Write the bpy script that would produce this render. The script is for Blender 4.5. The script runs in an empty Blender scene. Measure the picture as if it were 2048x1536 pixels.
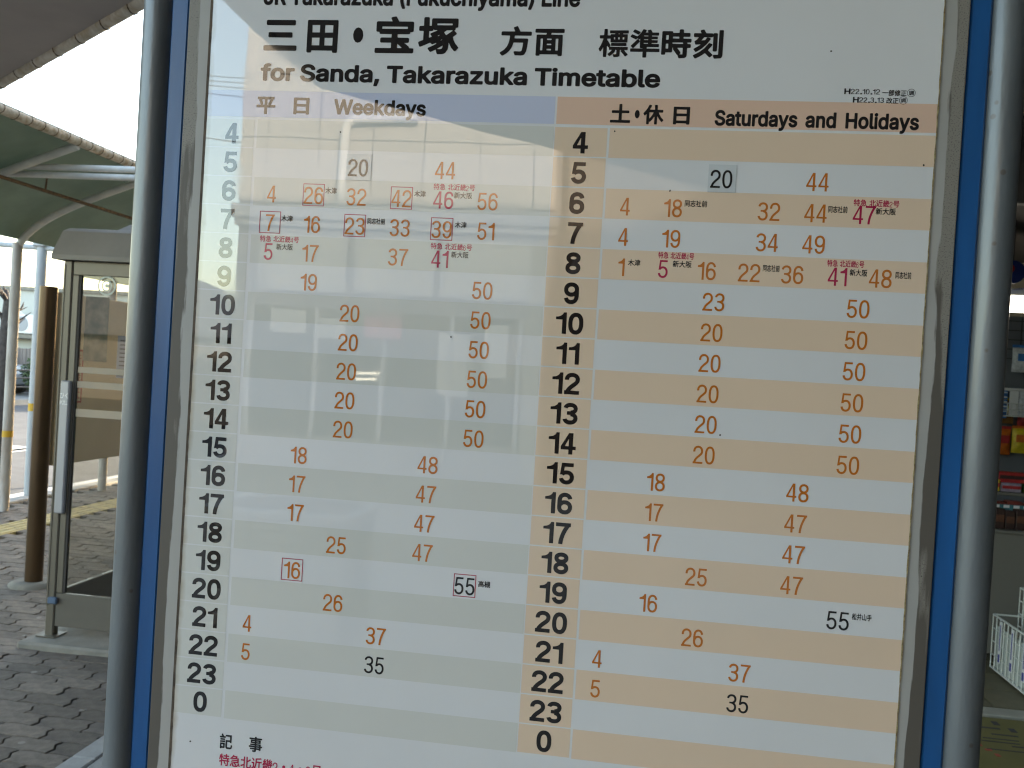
import bpy, math, random
from mathutils import Vector, Matrix
from mathutils.geometry import delaunay_2d_cdt

random.seed(7)
R = math.radians
scene = bpy.context.scene
COL = scene.collection

# ------------------------------------------------------------------ camera
cam_data = bpy.data.cameras.new('camera')
cam_data.sensor_fit = 'HORIZONTAL'
cam_data.sensor_width = 36.0
cam_data.lens = 36.0 * 1848.05 / 2048.0
cam_data.clip_start = 0.02
cam_data.clip_end = 2000.0
camera = bpy.data.objects.new('camera', cam_data)
COL.objects.link(camera)
c_right = Vector((0.98894138, 0.13543381, 0.06043694)).normalized()
c_fwd = Vector((-0.13487515, 0.99077403, -0.01324827)).normalized()
c_up = c_right.cross(c_fwd).normalized()
c_fwd = c_up.cross(c_right).normalized()
rot = Matrix((c_right, c_up, -c_fwd)).transposed()
camera.matrix_world = Matrix.Translation((0.09759, -0.92299, 1.6)) @ rot.to_4x4()
scene.camera = camera
cam_data.dof.use_dof = True
cam_data.dof.focus_distance = 1.0
cam_data.dof.aperture_fstop = 20.0

# ------------------------------------------------------------------ light
SUN_EL = R(15.0)
SUN_AZ = R(25.0)          # from +Y towards +X
world = bpy.data.worlds.new('World')
scene.world = world
world.use_nodes = True
wn = world.node_tree
sky = wn.nodes.new('ShaderNodeTexSky')
sky.sky_type = 'NISHITA'
sky.sun_disc = False
sky.sun_elevation = SUN_EL
sky.sun_rotation = SUN_AZ
sky.air_density = 1.0
sky.dust_density = 1.5
wn.links.new(sky.outputs[0], wn.nodes['Background'].inputs[0])
wn.nodes['Background'].inputs[1].default_value = 0.15
sun_data = bpy.data.lights.new('sun', 'SUN')
sun_data.energy = 2.5
sun_data.angle = R(0.6)
sun_data.color = (1.0, 0.92, 0.82)
sun = bpy.data.objects.new('sun', sun_data)
COL.objects.link(sun)
to_sun = Vector((math.sin(SUN_AZ) * math.cos(SUN_EL), math.cos(SUN_AZ) * math.cos(SUN_EL), math.sin(SUN_EL)))
sun.rotation_euler = to_sun.to_track_quat('Z', 'Y').to_euler()
sun.location = (8, 20, 14)
scene.cycles.filter_width = 1.2
scene.view_settings.view_transform = 'Standard'
scene.view_settings.look = 'None'
scene.view_settings.gamma = 1.0
scene.view_settings.use_curve_mapping = False
scene.view_settings.exposure = 2.95
scene.view_settings.use_white_balance = True      # camera set for open shade
scene.view_settings.white_balance_temperature = 7700
scene.view_settings.white_balance_tint = 10

# ------------------------------------------------------------------ materials
MATS = {}


def mat(name, col, rough=0.6, metal=0.0, var=0.0, scale=8.0, bump=0.0, bscale=60.0, coat=0.0, coat_ior=1.5,
        col2=None, spec=0.5, rand=0.0, detail=4.0, coords='Object', stretch=None, transl=0.0, coat_wave=0.0, spots=None, spot_scale=5.5):
    if name in MATS:
        return MATS[name]
    m = bpy.data.materials.new(name)
    m.use_nodes = True
    nt = m.node_tree
    b = nt.nodes['Principled BSDF']
    b.inputs['Base Color'].default_value = (*col, 1)
    b.inputs['Roughness'].default_value = rough
    b.inputs['Metallic'].default_value = metal
    b.inputs['Specular IOR Level'].default_value = spec
    if coat:
        b.inputs['Coat Weight'].default_value = coat
        b.inputs['Coat Roughness'].default_value = 0.0
        b.inputs['Coat IOR'].default_value = coat_ior
    src = None
    if var or col2 or bump:
        tc = nt.nodes.new('ShaderNodeTexCoord')
        out = tc.outputs[coords]
        if stretch:
            mp = nt.nodes.new('ShaderNodeMapping')
            mp.inputs['Scale'].default_value = stretch
            nt.links.new(out, mp.inputs[0])
            out = mp.outputs[0]
        src = out
    color_out = None
    if var or col2:
        n = nt.nodes.new('ShaderNodeTexNoise')
        n.inputs['Scale'].default_value = scale
        n.inputs['Detail'].default_value = detail
        n.inputs['Roughness'].default_value = 0.6
        nt.links.new(src, n.inputs['Vector'])
        ramp = nt.nodes.new('ShaderNodeValToRGB')
        c2 = col2 if col2 else tuple(max(0, c * (1 - var)) for c in col)
        c1 = col if col2 else tuple(min(1, c * (1 + var)) for c in col)
        ramp.color_ramp.elements[0].position = 0.35
        ramp.color_ramp.elements[1].position = 0.68
        ramp.color_ramp.elements[0].color = (*c2, 1)
        ramp.color_ramp.elements[1].color = (*c1, 1)
        nt.links.new(n.outputs['Fac'], ramp.inputs[0])
        color_out = ramp.outputs[0]
    if rand:
        oi = nt.nodes.new('ShaderNodeObjectInfo')
        mr = nt.nodes.new('ShaderNodeMapRange')
        mr.inputs['To Min'].default_value = 1 - rand
        mr.inputs['To Max'].default_value = 1 + rand
        nt.links.new(oi.outputs['Random'], mr.inputs['Value'])
        mx = nt.nodes.new('ShaderNodeVectorMath')
        mx.operation = 'SCALE'
        if color_out is not None:
            nt.links.new(color_out, mx.inputs[0])
        else:
            mx.inputs[0].default_value = col
        nt.links.new(mr.outputs[0], mx.inputs['Scale'])
        color_out = mx.outputs[0]
    if color_out is not None:
        nt.links.new(color_out, b.inputs['Base Color'])
    if bump:
        nb = nt.nodes.new('ShaderNodeTexNoise')
        nb.inputs['Scale'].default_value = bscale
        nb.inputs['Detail'].default_value = 5
        nt.links.new(src, nb.inputs['Vector'])
        bp = nt.nodes.new('ShaderNodeBump')
        bp.inputs['Strength'].default_value = bump
        bp.inputs['Distance'].default_value = 0.01
        nt.links.new(nb.outputs['Fac'], bp.inputs['Height'])
        nt.links.new(bp.outputs[0], b.inputs['Normal'])
    if coat_wave:
        gp = nt.nodes.new('ShaderNodeNewGeometry')
        cw = nt.nodes.new('ShaderNodeTexNoise')
        cw.inputs['Scale'].default_value = 7.0
        cw.inputs['Detail'].default_value = 1.0
        nt.links.new(gp.outputs['Position'], cw.inputs['Vector'])
        cb = nt.nodes.new('ShaderNodeBump')
        cb.inputs['Strength'].default_value = 1.0
        cb.inputs['Distance'].default_value = coat_wave
        nt.links.new(cw.outputs['Fac'], cb.inputs['Height'])
        nt.links.new(cb.outputs[0], b.inputs['Coat Normal'])
        # faint handling marks in the gloss
        hm = nt.nodes.new('ShaderNodeTexNoise')
        hm.inputs['Scale'].default_value = 16.0
        hm.inputs['Detail'].default_value = 8.0
        nt.links.new(gp.outputs['Position'], hm.inputs['Vector'])
        hr = nt.nodes.new('ShaderNodeMapRange')
        hr.inputs['From Min'].default_value = 0.5
        hr.inputs['From Max'].default_value = 0.8
        hr.inputs['To Max'].default_value = 0.10
        nt.links.new(hm.outputs['Fac'], hr.inputs['Value'])
        nt.links.new(hr.outputs[0], b.inputs['Coat Roughness'])
        # yellow-brown staining of the sheet along its left edge
        sx = nt.nodes.new('ShaderNodeSeparateXYZ')
        nt.links.new(gp.outputs['Position'], sx.inputs[0])
        sn = nt.nodes.new('ShaderNodeTexNoise')
        sn.inputs['Scale'].default_value = 22.0
        sn.inputs['Detail'].default_value = 6.0
        nt.links.new(gp.outputs['Position'], sn.inputs['Vector'])
        sa = nt.nodes.new('ShaderNodeMath')
        sa.operation = 'MULTIPLY_ADD'
        sa.inputs[1].default_value = -0.016
        nt.links.new(sn.outputs['Fac'], sa.inputs[0])
        nt.links.new(sx.outputs['X'], sa.inputs[2])
        sr = nt.nodes.new('ShaderNodeMapRange')
        sr.inputs['From Min'].default_value = -0.3715
        sr.inputs['From Max'].default_value = -0.3790
        sr.inputs['To Max'].default_value = 0.75
        nt.links.new(sa.outputs[0], sr.inputs['Value'])
        sm_ = nt.nodes.new('ShaderNodeMixRGB')
        sm_.blend_type = 'MULTIPLY'
        sm_.inputs[2].default_value = (0.55, 0.42, 0.25, 1)
        nt.links.new(sr.outputs[0], sm_.inputs[0])
        if color_out is not None:
            nt.links.new(color_out, sm_.inputs[1])
        else:
            sm_.inputs[1].default_value = (*col, 1)
        nt.links.new(sm_.outputs[0], b.inputs['Base Color'])
    if spots:
        sv = nt.nodes.new('ShaderNodeTexVoronoi')
        sv.inputs['Scale'].default_value = spot_scale
        gp2 = nt.nodes.new('ShaderNodeNewGeometry')
        nt.links.new(gp2.outputs['Position'], sv.inputs['Vector'])
        sq = nt.nodes.new('ShaderNodeMapRange')
        sq.inputs['From Min'].default_value = 0.105
        sq.inputs['From Max'].default_value = 0.075
        nt.links.new(sv.outputs['Distance'], sq.inputs['Value'])
        sm2 = nt.nodes.new('ShaderNodeMixRGB')
        sm2.inputs[2].default_value = (*spots, 1)
        nt.links.new(sq.outputs[0], sm2.inputs[0])
        if color_out is not None:
            nt.links.new(color_out, sm2.inputs[1])
        else:
            sm2.inputs[1].default_value = (*col, 1)
        nt.links.new(sm2.outputs[0], b.inputs['Base Color'])
    if transl:
        tr = nt.nodes.new('ShaderNodeBsdfTranslucent')
        tr.inputs['Color'].default_value = (*col, 1)
        ms = nt.nodes.new('ShaderNodeMixShader')
        ms.inputs[0].default_value = transl
        nt.links.new(b.outputs[0], ms.inputs[1])
        nt.links.new(tr.outputs[0], ms.inputs[2])
        nt.links.new(ms.outputs[0], nt.nodes['Material Output'].inputs[0])
    MATS[name] = m
    return m


def glass_mat(name, tint=(0.93, 0.95, 0.93), ior=1.5):
    m = bpy.data.materials.new(name)
    m.use_nodes = True
    nt = m.node_tree
    nt.nodes.remove(nt.nodes['Principled BSDF'])
    t = nt.nodes.new('ShaderNodeBsdfTransparent')
    t.inputs[0].default_value = (*tint, 1)
    g = nt.nodes.new('ShaderNodeBsdfGlossy')
    g.inputs['Roughness'].default_value = 0.0
    f = nt.nodes.new('ShaderNodeFresnel')
    ge = nt.nodes.new('ShaderNodeNewGeometry')
    mr = nt.nodes.new('ShaderNodeMapRange')
    mr.inputs['To Min'].default_value = ior
    mr.inputs['To Max'].default_value = 1.0 / ior
    nt.links.new(ge.outputs['Backfacing'], mr.inputs['Value'])
    nt.links.new(mr.outputs[0], f.inputs[0])
    x = nt.nodes.new('ShaderNodeMixShader')
    nt.links.new(f.outputs[0], x.inputs[0])
    nt.links.new(t.outputs[0], x.inputs[1])
    nt.links.new(g.outputs[0], x.inputs[2])
    nt.links.new(x.outputs[0], nt.nodes['Material Output'].inputs[0])
    return m


def emit_mat(name, col, s):
    m = bpy.data.materials.new(name)
    m.use_nodes = True
    nt = m.node_tree
    b = nt.nodes['Principled BSDF']
    b.inputs['Base Color'].default_value = (*col, 1)
    b.inputs['Emission Color'].default_value = (*col, 1)
    b.inputs['Emission Strength'].default_value = s
    return m


# ------------------------------------------------------------------ mesh helpers
class MB:
    def __init__(self):
        self.v, self.f, self.s = [], [], []

    def add(self, v, f, smooth=False):
        n = len(self.v)
        self.v += [tuple(p) for p in v]
        self.f += [tuple(i + n for i in q) for q in f]
        self.s += [smooth] * len(f)
        return self

    def box(self, x0, x1, y0, y1, z0, z1, bev=0.0):
        if bev > 0:
            b = min(bev, (x1 - x0) * .45, (y1 - y0) * .45, (z1 - z0) * .45)
            vs, idx = [], {}

            def vid(p):
                k = tuple(round(c, 6) for c in p)
                if k not in idx:
                    idx[k] = len(vs)
                    vs.append(k)
                return idx[k]
            X, Y, Z = (x0, x1), (y0, y1), (z0, z1)

            def P(i, j, k, ax):
                sx, sy, sz = (1 if i == 0 else -1), (1 if j == 0 else -1), (1 if k == 0 else -1)
                x = X[i] + (0 if ax == 0 else sx * b)
                y = Y[j] + (0 if ax == 1 else sy * b)
                z = Z[k] + (0 if ax == 2 else sz * b)
                return vid((x, y, z))
            F = []
            for i in (0, 1):
                q = [P(i, 0, 0, 0), P(i, 1, 0, 0), P(i, 1, 1, 0), P(i, 0, 1, 0)]
                F.append(q if i else q[::-1])
            for j in (0, 1):
                q = [P(0, j, 0, 1), P(0, j, 1, 1), P(1, j, 1, 1), P(1, j, 0, 1)]
                F.append(q if j else q[::-1])
            for k in (0, 1):
                q = [P(0, 0, k, 2), P(1, 0, k, 2), P(1, 1, k, 2), P(0, 1, k, 2)]
                F.append(q if k else q[::-1])
            for i in (0, 1):
                for j in (0, 1):
                    q = [P(i, j, 0, 0), P(i, j, 1, 0), P(i, j, 1, 1), P(i, j, 0, 1)]
                    F.append(q if (i == j) else q[::-1])
                for k in (0, 1):
                    q = [P(i, 0, k, 0), P(i, 0, k, 2), P(i, 1, k, 2), P(i, 1, k, 0)]
                    F.append(q if (i == k) else q[::-1])
            for j in (0, 1):
                for k in (0, 1):
                    q = [P(0, j, k, 1), P(1, j, k, 1), P(1, j, k, 2), P(0, j, k, 2)]
                    F.append(q if (j == k) else q[::-1])
            for i in (0, 1):
                for j in (0, 1):
                    for k in (0, 1):
                        q = [P(i, j, k, 0), P(i, j, k, 1), P(i, j, k, 2)]
                        F.append(q if (i + j + k) % 2 else q[::-1])
            return self.add(vs, F)
        v = [(x0, y0, z0), (x1, y0, z0), (x1, y1, z0), (x0, y1, z0), (x0, y0, z1), (x1, y0, z1), (x1, y1, z1), (x0, y1, z1)]
        f = [(0, 3, 2, 1), (4, 5, 6, 7), (0, 1, 5, 4), (1, 2, 6, 5), (2, 3, 7, 6), (3, 0, 4, 7)]
        return self.add(v, f)

    def tube(self, pts, r, n=16, cap=True, radii=None):
        pts = [Vector(p) for p in pts]
        V, F = [], []
        prev = None
        for i, p in enumerate(pts):
            if i == 0:
                t = pts[1] - p
            elif i == len(pts) - 1:
                t = p - pts[-2]
            else:
                t = (pts[i + 1] - p).normalized() + (p - pts[i - 1]).normalized()
            t.normalize()
            if prev is None:
                a = Vector((0, 0, 1)) if abs(t.z) < 0.9 else Vector((1, 0, 0))
                u = t.cross(a).normalized()
            else:
                u = (prev - t * prev.dot(t)).normalized()
            prev = u
            w = t.cross(u)
            rr = radii[i] if radii else r
            for k in range(n):
                a = 2 * math.pi * k / n
                V.append(p + u * (math.cos(a) * rr) + w * (math.sin(a) * rr))
        for i in range(len(pts) - 1):
            for k in range(n):
                F.append((i * n + k, i * n + (k + 1) % n, (i + 1) * n + (k + 1) % n, (i + 1) * n + k))
        self.add(V, F, True)
        if cap:
            self.add([V[k] for k in range(n)], [tuple(range(n))[::-1]])
            self.add([V[len(V) - n + k] for k in range(n)], [tuple(range(n))])
        return self

    def prism(self, poly, axis, a, b):
        """poly 2D points extruded along axis between a and b"""
        def m(p, t):
            return {'x': (t, p[0], p[1]), 'y': (p[0], t, p[1]), 'z': (p[0], p[1], t)}[axis]
        n = len(poly)
        v = [m(p, a) for p in poly] + [m(p, b) for p in poly]
        f = [tuple(range(n))[::-1], tuple(range(n, 2 * n))]
        for i in range(n):
            j = (i + 1) % n
            f.append((i, j, n + j, n + i))
        return self.add(v, f)

    def mesh(self, name, material):
        me = bpy.data.meshes.new(name)
        me.from_pydata(self.v, [], self.f)
        if any(self.s):
            me.polygons.foreach_set('use_smooth', self.s)
        me.materials.append(material)
        me.update()
        return me


def link(name, me, parent=None, loc=(0, 0, 0), rz=0.0, label=None, cat=None, group=None, kind=None):
    o = bpy.data.objects.new(name, me)
    COL.objects.link(o)
    o.location = loc
    if rz:
        o.rotation_euler = (0, 0, rz)
    if parent is not None:
        o.parent = parent
    if label:
        o['label'] = label
    if cat:
        o['category'] = cat
    if group:
        o['group'] = group
    if kind:
        o['kind'] = kind
    return o


def obj(name, mb, material, parent=None, off=None, **kw):
    """mesh coordinates are given in world space; off is the parent's location"""
    if parent is not None and off is None:
        off = parent.get('_base', (0, 0, 0))
    if off is not None:
        mb.v = [(p[0] - off[0], p[1] - off[1], p[2] - off[2]) for p in mb.v]
    loc = (0, 0, 0)
    if parent is None and off is not None:
        loc = off
    return link(name, mb.mesh(name, material), parent, loc, **kw)


BASE = {}


def thing(name, label, cat, loc=(0, 0, 0), group=None):
    o = link(name, None, None, loc, label=label, cat=cat, group=group)
    o.empty_display_size = 0.1
    BASE[o.name] = Vector(loc)
    return o


def part(name, mb, material, root, **kw):
    """part of a thing; mb in world coordinates"""
    r = root
    off = Vector((0, 0, 0))
    while r is not None:
        off += BASE.get(r.name, Vector((0, 0, 0))) if r.parent is None else Vector(r.location)
        r = r.parent
    mb.v = [(p[0] - off.x, p[1] - off.y, p[2] - off.z) for p in mb.v]
    return link(name, mb.mesh(name, material), root, **kw)


def structure(name, mb, material, label=None):
    return link(name, mb.mesh(name, material), None, kind='structure', label=label)


# ------------------------------------------------------------------ glyph outlines (drawn by hand, 500 units per cap height / em)
GLYPHS = {
'B0': (0.7, '151,-3 201,-3 223,1 256,15 284,36 300,54 322,91 338,135 347,184 350,250 347,316 338,366 322,410 300,446 272,474 239,493 201,503 151,503 129,499 96,486 80,476 63,462 40,432 21,393 12,366 3,316 0,250 3,184 12,135 28,91 51,52 79,25 113,6;173,94 157,96 140,104 126,118 117,135 110,151 103,179 99,212 98,250 99,289 103,322 110,349 117,366 127,382 140,396 157,404 173,406 195,403 206,398 218,388 233,366 240,349 247,322 251,289 252,250 251,212 247,179 240,151 231,129 219,113 206,102 195,96'),
'D0': (0.545, '135,-2 168,1 190,10 212,27 235,58 251,91 263,135 270,184 272,250 270,316 263,366 250,410 235,443 212,473 190,490 168,499 135,502 102,498 74,485 49,459 32,432 15,388 6,344 1,289 0,250 1,212 6,157 17,107 31,69 48,41 74,15 102,2;135,57 118,59 102,70 89,85 78,107 71,129 64,162 60,201 59,250 62,322 67,355 77,388 86,410 102,430 118,441 135,443 151,441 168,433 179,421 192,399 201,371 208,338 212,300 213,250 212,201 208,162 201,129 192,102 180,80 168,67 151,59'),
'B1': (0.5, '245,0 250,3 250,8 249,498 245,500 179,500 169,476 157,457 140,440 118,424 96,413 63,403 1,393 0,333 3,330 151,329 153,3 157,0'),
'D1': (0.36, '173,0 180,3 180,498 173,500 135,500 129,496 121,476 107,456 80,429 47,411 1,399 0,355 3,350 8,350 119,349 121,344 121,3 124,0'),
'B2': (0.7, '3,0 338,0 344,0 346,3 346,85 344,89 144,91 157,109 184,137 278,214 305,240 330,272 344,305 348,327 350,355 347,382 340,404 330,426 313,448 296,465 272,481 234,496 201,503 168,504 124,498 91,487 63,472 41,454 17,421 10,404 2,377 0,344 3,330 96,338 100,366 108,382 129,398 162,406 201,404 229,393 241,382 248,371 252,360 252,344 246,322 234,305 212,285 134,223 84,173 51,129 30,90 3,89 0,85 0,3'),
'D2': (0.545, '3,0 261,0 267,0 270,3 270,47 267,54 85,54 80,58 94,91 114,124 151,166 217,227 239,250 258,278 268,305 272,338 272,366 268,393 259,421 245,446 228,466 206,483 184,494 157,501 129,502 102,498 80,491 58,478 38,459 22,437 11,415 1,371 0,338 3,329 59,333 61,377 66,393 74,410 85,424 96,433 113,440 129,443 146,443 162,439 177,432 190,421 202,404 208,388 213,366 213,344 208,311 195,290 96,194 69,162 52,138 31,96 18,58 14,54 1,52 0,3'),
'B3': (0.7, '96,490 68,476 41,454 19,424 10,393 102,370 108,382 118,393 135,401 157,405 184,406 206,403 228,395 239,386 245,377 246,366 244,355 240,349 228,340 217,335 201,331 179,329 179,311 176,305 96,305 95,228 96,226 102,225 179,224 179,193 217,185 239,172 248,162 252,151 251,129 245,118 232,107 217,100 195,95 157,95 129,101 107,116 96,137 8,117 3,113 6,102 15,80 33,52 58,30 91,12 129,0 168,-4 206,-2 245,7 278,21 311,46 332,74 346,107 349,129 350,151 345,179 338,198 328,217 316,233 286,261 306,278 320,294 337,327 344,366 340,399 327,429 314,448 289,471 256,489 223,499 173,504 129,500'),
'D3': (0.545, '113,-1 146,-2 168,1 195,10 223,27 245,51 259,74 267,96 272,129 271,162 263,201 249,228 221,261 245,289 257,311 264,333 267,377 260,415 250,437 240,454 217,476 195,490 179,496 146,502 118,501 96,497 74,488 55,476 37,459 25,443 15,421 7,393 14,388 63,380 74,410 87,426 107,439 135,443 162,440 179,431 195,415 205,393 208,366 206,344 196,322 181,305 162,296 135,289 74,289 74,243 80,241 135,241 138,239 140,228 157,226 173,220 190,208 200,195 211,168 213,135 208,107 197,85 180,69 162,60 140,57 118,58 96,66 80,80 69,96 58,128 2,118 4,102 14,74 23,58 40,36 69,14 96,3'),
'B4': (0.7, '278,500 179,500 177,498 0,184 0,113 3,110 179,110 182,107 182,3 184,1 278,1 280,3 280,107 283,110 344,110 350,113 350,190 283,191 280,195 280,498;179,361 182,349 182,195 179,191 102,191 96,195'),
'D4': (0.545, '228,499 168,500 162,495 0,157 0,113 3,110 168,110 170,107 170,3 173,0 223,0 228,2 229,107 234,110 267,110 272,113 272,157 267,159 234,159 229,162;168,412 170,404 170,162 168,160 162,159 58,160 56,162'),
'B5': (0.7, '327,500 58,500 52,498 20,223 25,221 63,228 69,226 102,201 107,201 118,213 129,221 146,228 173,231 201,229 223,220 238,206 248,190 252,168 250,140 239,120 223,105 195,95 162,94 146,97 129,104 117,113 108,124 96,150 8,129 4,124 8,107 17,85 30,64 45,47 63,31 85,17 107,7 151,-3 184,-4 228,3 256,13 293,36 311,53 326,74 335,91 345,118 349,140 348,190 342,217 333,239 322,257 305,278 289,292 267,307 245,317 223,324 173,329 146,327 118,321 115,322 114,327 124,408 126,410 327,411 329,415'),
'D5': (0.545, '256,498 250,500 47,500 41,498 15,223 19,222 52,231 69,224 85,246 102,260 124,267 151,267 173,258 192,239 206,212 212,184 213,146 211,129 202,102 192,85 179,71 168,64 151,58 135,57 118,59 102,65 90,74 73,96 58,141 2,129 11,91 21,69 31,52 45,36 63,20 96,4 118,-1 140,-2 162,0 200,14 217,26 233,41 245,58 261,93 269,118 272,168 267,212 254,250 239,275 228,289 212,303 195,313 179,320 151,326 113,325 74,314 86,443 91,446 250,446 256,448'),
'B6': (0.7, '151,-3 195,-3 217,0 250,9 283,27 307,47 328,74 342,107 349,140 349,184 344,212 336,234 316,267 300,284 283,298 248,316 217,325 195,328 151,328 129,324 102,316 103,349 110,371 118,384 129,393 151,404 184,406 212,399 232,382 250,349 338,369 342,371 334,399 321,426 304,448 287,465 267,480 240,492 217,499 190,503 151,503 113,494 77,476 51,454 30,428 14,393 6,360 0,305 1,146 4,124 14,91 22,74 38,52 69,25 102,9 129,1;99,179 105,195 113,206 135,223 151,229 168,231 200,228 223,219 241,201 251,179 252,162 251,146 239,122 228,110 217,103 201,97 184,94 151,96 126,107 107,126 98,151'),
'D6': (0.545, '135,-2 168,1 190,9 212,22 233,41 249,63 261,91 270,124 272,162 270,201 256,247 238,278 209,305 179,321 140,327 102,323 80,315 63,306 60,311 64,360 75,399 85,415 94,426 107,436 118,441 146,443 162,438 173,431 184,420 195,404 209,360 212,359 261,367 266,371 260,399 249,426 234,452 218,470 201,484 179,495 157,501 135,502 102,498 74,486 47,463 25,430 14,404 5,366 0,300 0,245 0,162 3,124 11,91 24,63 44,36 69,16 102,2;135,268 151,267 168,261 182,250 192,239 201,224 208,206 212,184 213,162 212,140 208,118 201,101 192,85 182,74 168,64 151,58 135,57 118,59 102,66 90,74 80,86 65,118 60,140 59,162 60,184 65,206 80,239 90,250 102,259 118,266'),
'B7': (0.7, '80,3 174,-3 183,74 194,129 215,201 234,250 274,333 322,410 349,412 349,499 3,500 1,498 0,415 3,411 203,410 203,404 154,311 134,261 114,206 99,151 86,91 79,30 78,8'),
'D7': (0.545, '74,1 124,-1 128,3 131,52 138,107 149,162 162,216 192,305 223,378 256,443 272,448 272,498 267,500 3,500 1,498 0,448 3,446 184,446 189,443 158,377 138,327 113,256 97,201 84,140 73,63 69,3'),
'B8': (0.7, '135,501 91,488 59,470 32,443 17,415 12,393 10,371 13,344 18,327 25,313 38,294 75,261 41,238 23,217 14,201 4,173 1,157 2,118 8,91 23,63 42,41 69,22 102,7 135,-1 173,-4 217,-1 250,8 267,14 295,30 311,44 327,63 343,96 348,118 350,140 347,168 341,190 330,212 318,228 294,250 275,261 311,293 327,316 334,333 339,355 338,393 333,415 318,443 300,463 272,482 245,494 212,501 173,504;98,140 102,157 118,173 140,182 173,186 206,183 231,173 248,157 252,140 249,124 233,107 206,97 173,94 140,98 118,107 102,123;108,371 113,387 124,396 146,404 173,406 201,404 223,397 236,388 240,382 242,371 239,360 223,348 201,341 173,339 146,341 124,349 111,360'),
'D8': (0.545, '135,502 96,497 80,491 62,481 38,459 26,443 18,426 9,388 9,355 13,333 19,316 31,294 60,261 34,239 16,212 3,173 0,140 3,107 10,80 21,58 36,39 52,24 80,8 107,0 135,-2 168,1 194,8 217,22 234,36 248,52 262,80 270,107 272,140 270,173 257,212 238,239 212,261 242,294 254,316 259,333 263,355 263,388 254,426 247,443 234,461 206,484 179,496 151,502;102,64 86,74 76,85 69,96 62,113 59,129 60,151 67,179 81,201 94,212 107,218 135,223 151,222 168,217 191,201 201,189 208,173 213,140 211,118 206,102 190,77 179,69 162,61 146,57 129,57;173,311 162,306 146,302 118,304 96,313 86,322 78,333 69,355 69,388 74,404 80,415 96,432 118,441 135,443 151,442 176,432 193,415 199,404 204,388 203,355 198,338 191,327'),
'B9': (0.7, '195,503 151,503 118,497 85,484 58,466 35,443 20,421 8,393 1,355 1,316 5,294 14,267 33,234 52,213 68,201 102,184 129,176 151,172 195,172 217,175 245,183 249,179 246,146 237,124 228,113 217,104 195,96 162,94 135,103 124,111 113,124 102,151 8,129 14,107 26,80 41,57 61,36 85,19 107,8 135,0 157,-3 201,-2 239,7 272,24 300,47 321,74 336,107 344,140 350,195 349,355 346,377 336,410 316,442 300,459 283,473 267,483 245,492 217,500;99,322 98,349 107,374 127,393 151,404 184,406 201,403 217,397 230,388 239,378 251,355 252,338 251,322 242,300 223,281 195,271 162,269 133,278 112,294 105,305'),
'D9': (0.545, '135,502 107,499 80,490 52,472 35,454 18,426 10,404 3,377 0,338 4,294 17,250 36,220 63,194 94,179 118,174 135,173 173,178 213,195 208,140 200,107 184,80 173,69 157,60 140,57 124,58 107,63 96,71 84,85 75,102 63,141 14,133 6,129 14,96 23,74 35,52 48,36 69,18 91,6 113,0 135,-2 168,2 197,14 223,35 244,63 259,96 266,129 272,201 272,250 272,338 270,371 261,410 248,437 228,465 199,487 168,499;135,232 118,234 102,241 89,250 80,261 70,278 64,294 60,316 59,338 60,360 65,382 80,414 91,426 102,434 118,441 135,443 151,442 168,436 181,426 191,415 201,399 207,382 212,360 213,338 212,316 208,294 201,276 193,261 183,250 168,239 151,233'),
'(': (0.537, '239,557 169,557 151,547 103,442 71,319 60,206 62,153 71,92 99,-4 122,-57 150,-109 169,-122 239,-121 248,-117 259,-101 258,-83 213,23 185,118 177,206 188,311 216,416 260,529 254,547'),
')': (0.537, '29,557 11,541 10,521 56,407 82,302 91,206 83,118 59,31 11,-83 9,-101 20,-117 29,-121 99,-122 119,-109 147,-57 169,-4 197,92 206,153 209,206 198,319 166,442 117,547 99,558'),
',': (0.369, '29,-144 90,-145 108,-130 163,69 157,86 146,95 64,98 46,89 40,78 9,-115 13,-132'),
'.': (0.369, '73,-29 99,-32 125,-25 146,-11 162,16 167,42 157,77 143,94 116,110 90,113 57,103 37,86 23,59 21,33 29,7 46,-15'),
'F': (0.806, '46,-25 125,-28 137,-24 146,-15 150,3 151,187 344,190 357,195 365,204 368,213 368,274 362,291 353,299 335,301 160,301 151,306 150,414 361,416 379,421 388,431 391,449 391,501 388,513 379,523 361,528 64,528 46,525 38,518 31,501 31,3 35,-15'),
'H': (1.016, '45,-24 55,-28 125,-28 137,-24 146,-15 150,3 150,195 160,200 353,200 357,195 358,3 362,-15 371,-24 388,-28 449,-28 463,-24 473,-15 477,3 477,501 466,522 449,528 388,528 370,523 361,513 358,501 358,318 353,312 344,312 160,312 151,316 149,510 143,520 125,528 55,528 38,518 31,501 31,3 35,-15'),
'J': (0.779, '344,525 335,528 265,528 248,520 239,503 239,145 236,118 222,92 210,83 186,78 160,81 143,91 127,118 122,180 108,195 29,198 12,188 6,180 5,145 10,92 27,48 55,12 90,-13 143,-31 186,-34 230,-29 274,-13 300,6 337,48 353,92 359,145 358,503 353,517'),
'L': (0.772, '55,528 38,519 31,501 31,3 35,-15 46,-25 64,-28 353,-28 370,-24 379,-15 383,3 382,64 370,80 353,84 160,84 151,88 149,510 143,520 125,528'),
'P': (0.874, '46,-25 125,-28 137,-24 146,-15 150,3 151,152 265,157 309,166 344,181 370,200 390,221 408,248 421,283 428,318 428,370 420,405 405,440 388,465 344,501 300,519 230,528 55,528 38,519 33,510 31,3 35,-15;151,415 248,415 274,408 291,397 307,370 310,344 308,318 296,291 274,274 248,267 160,266 151,270'),
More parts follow.
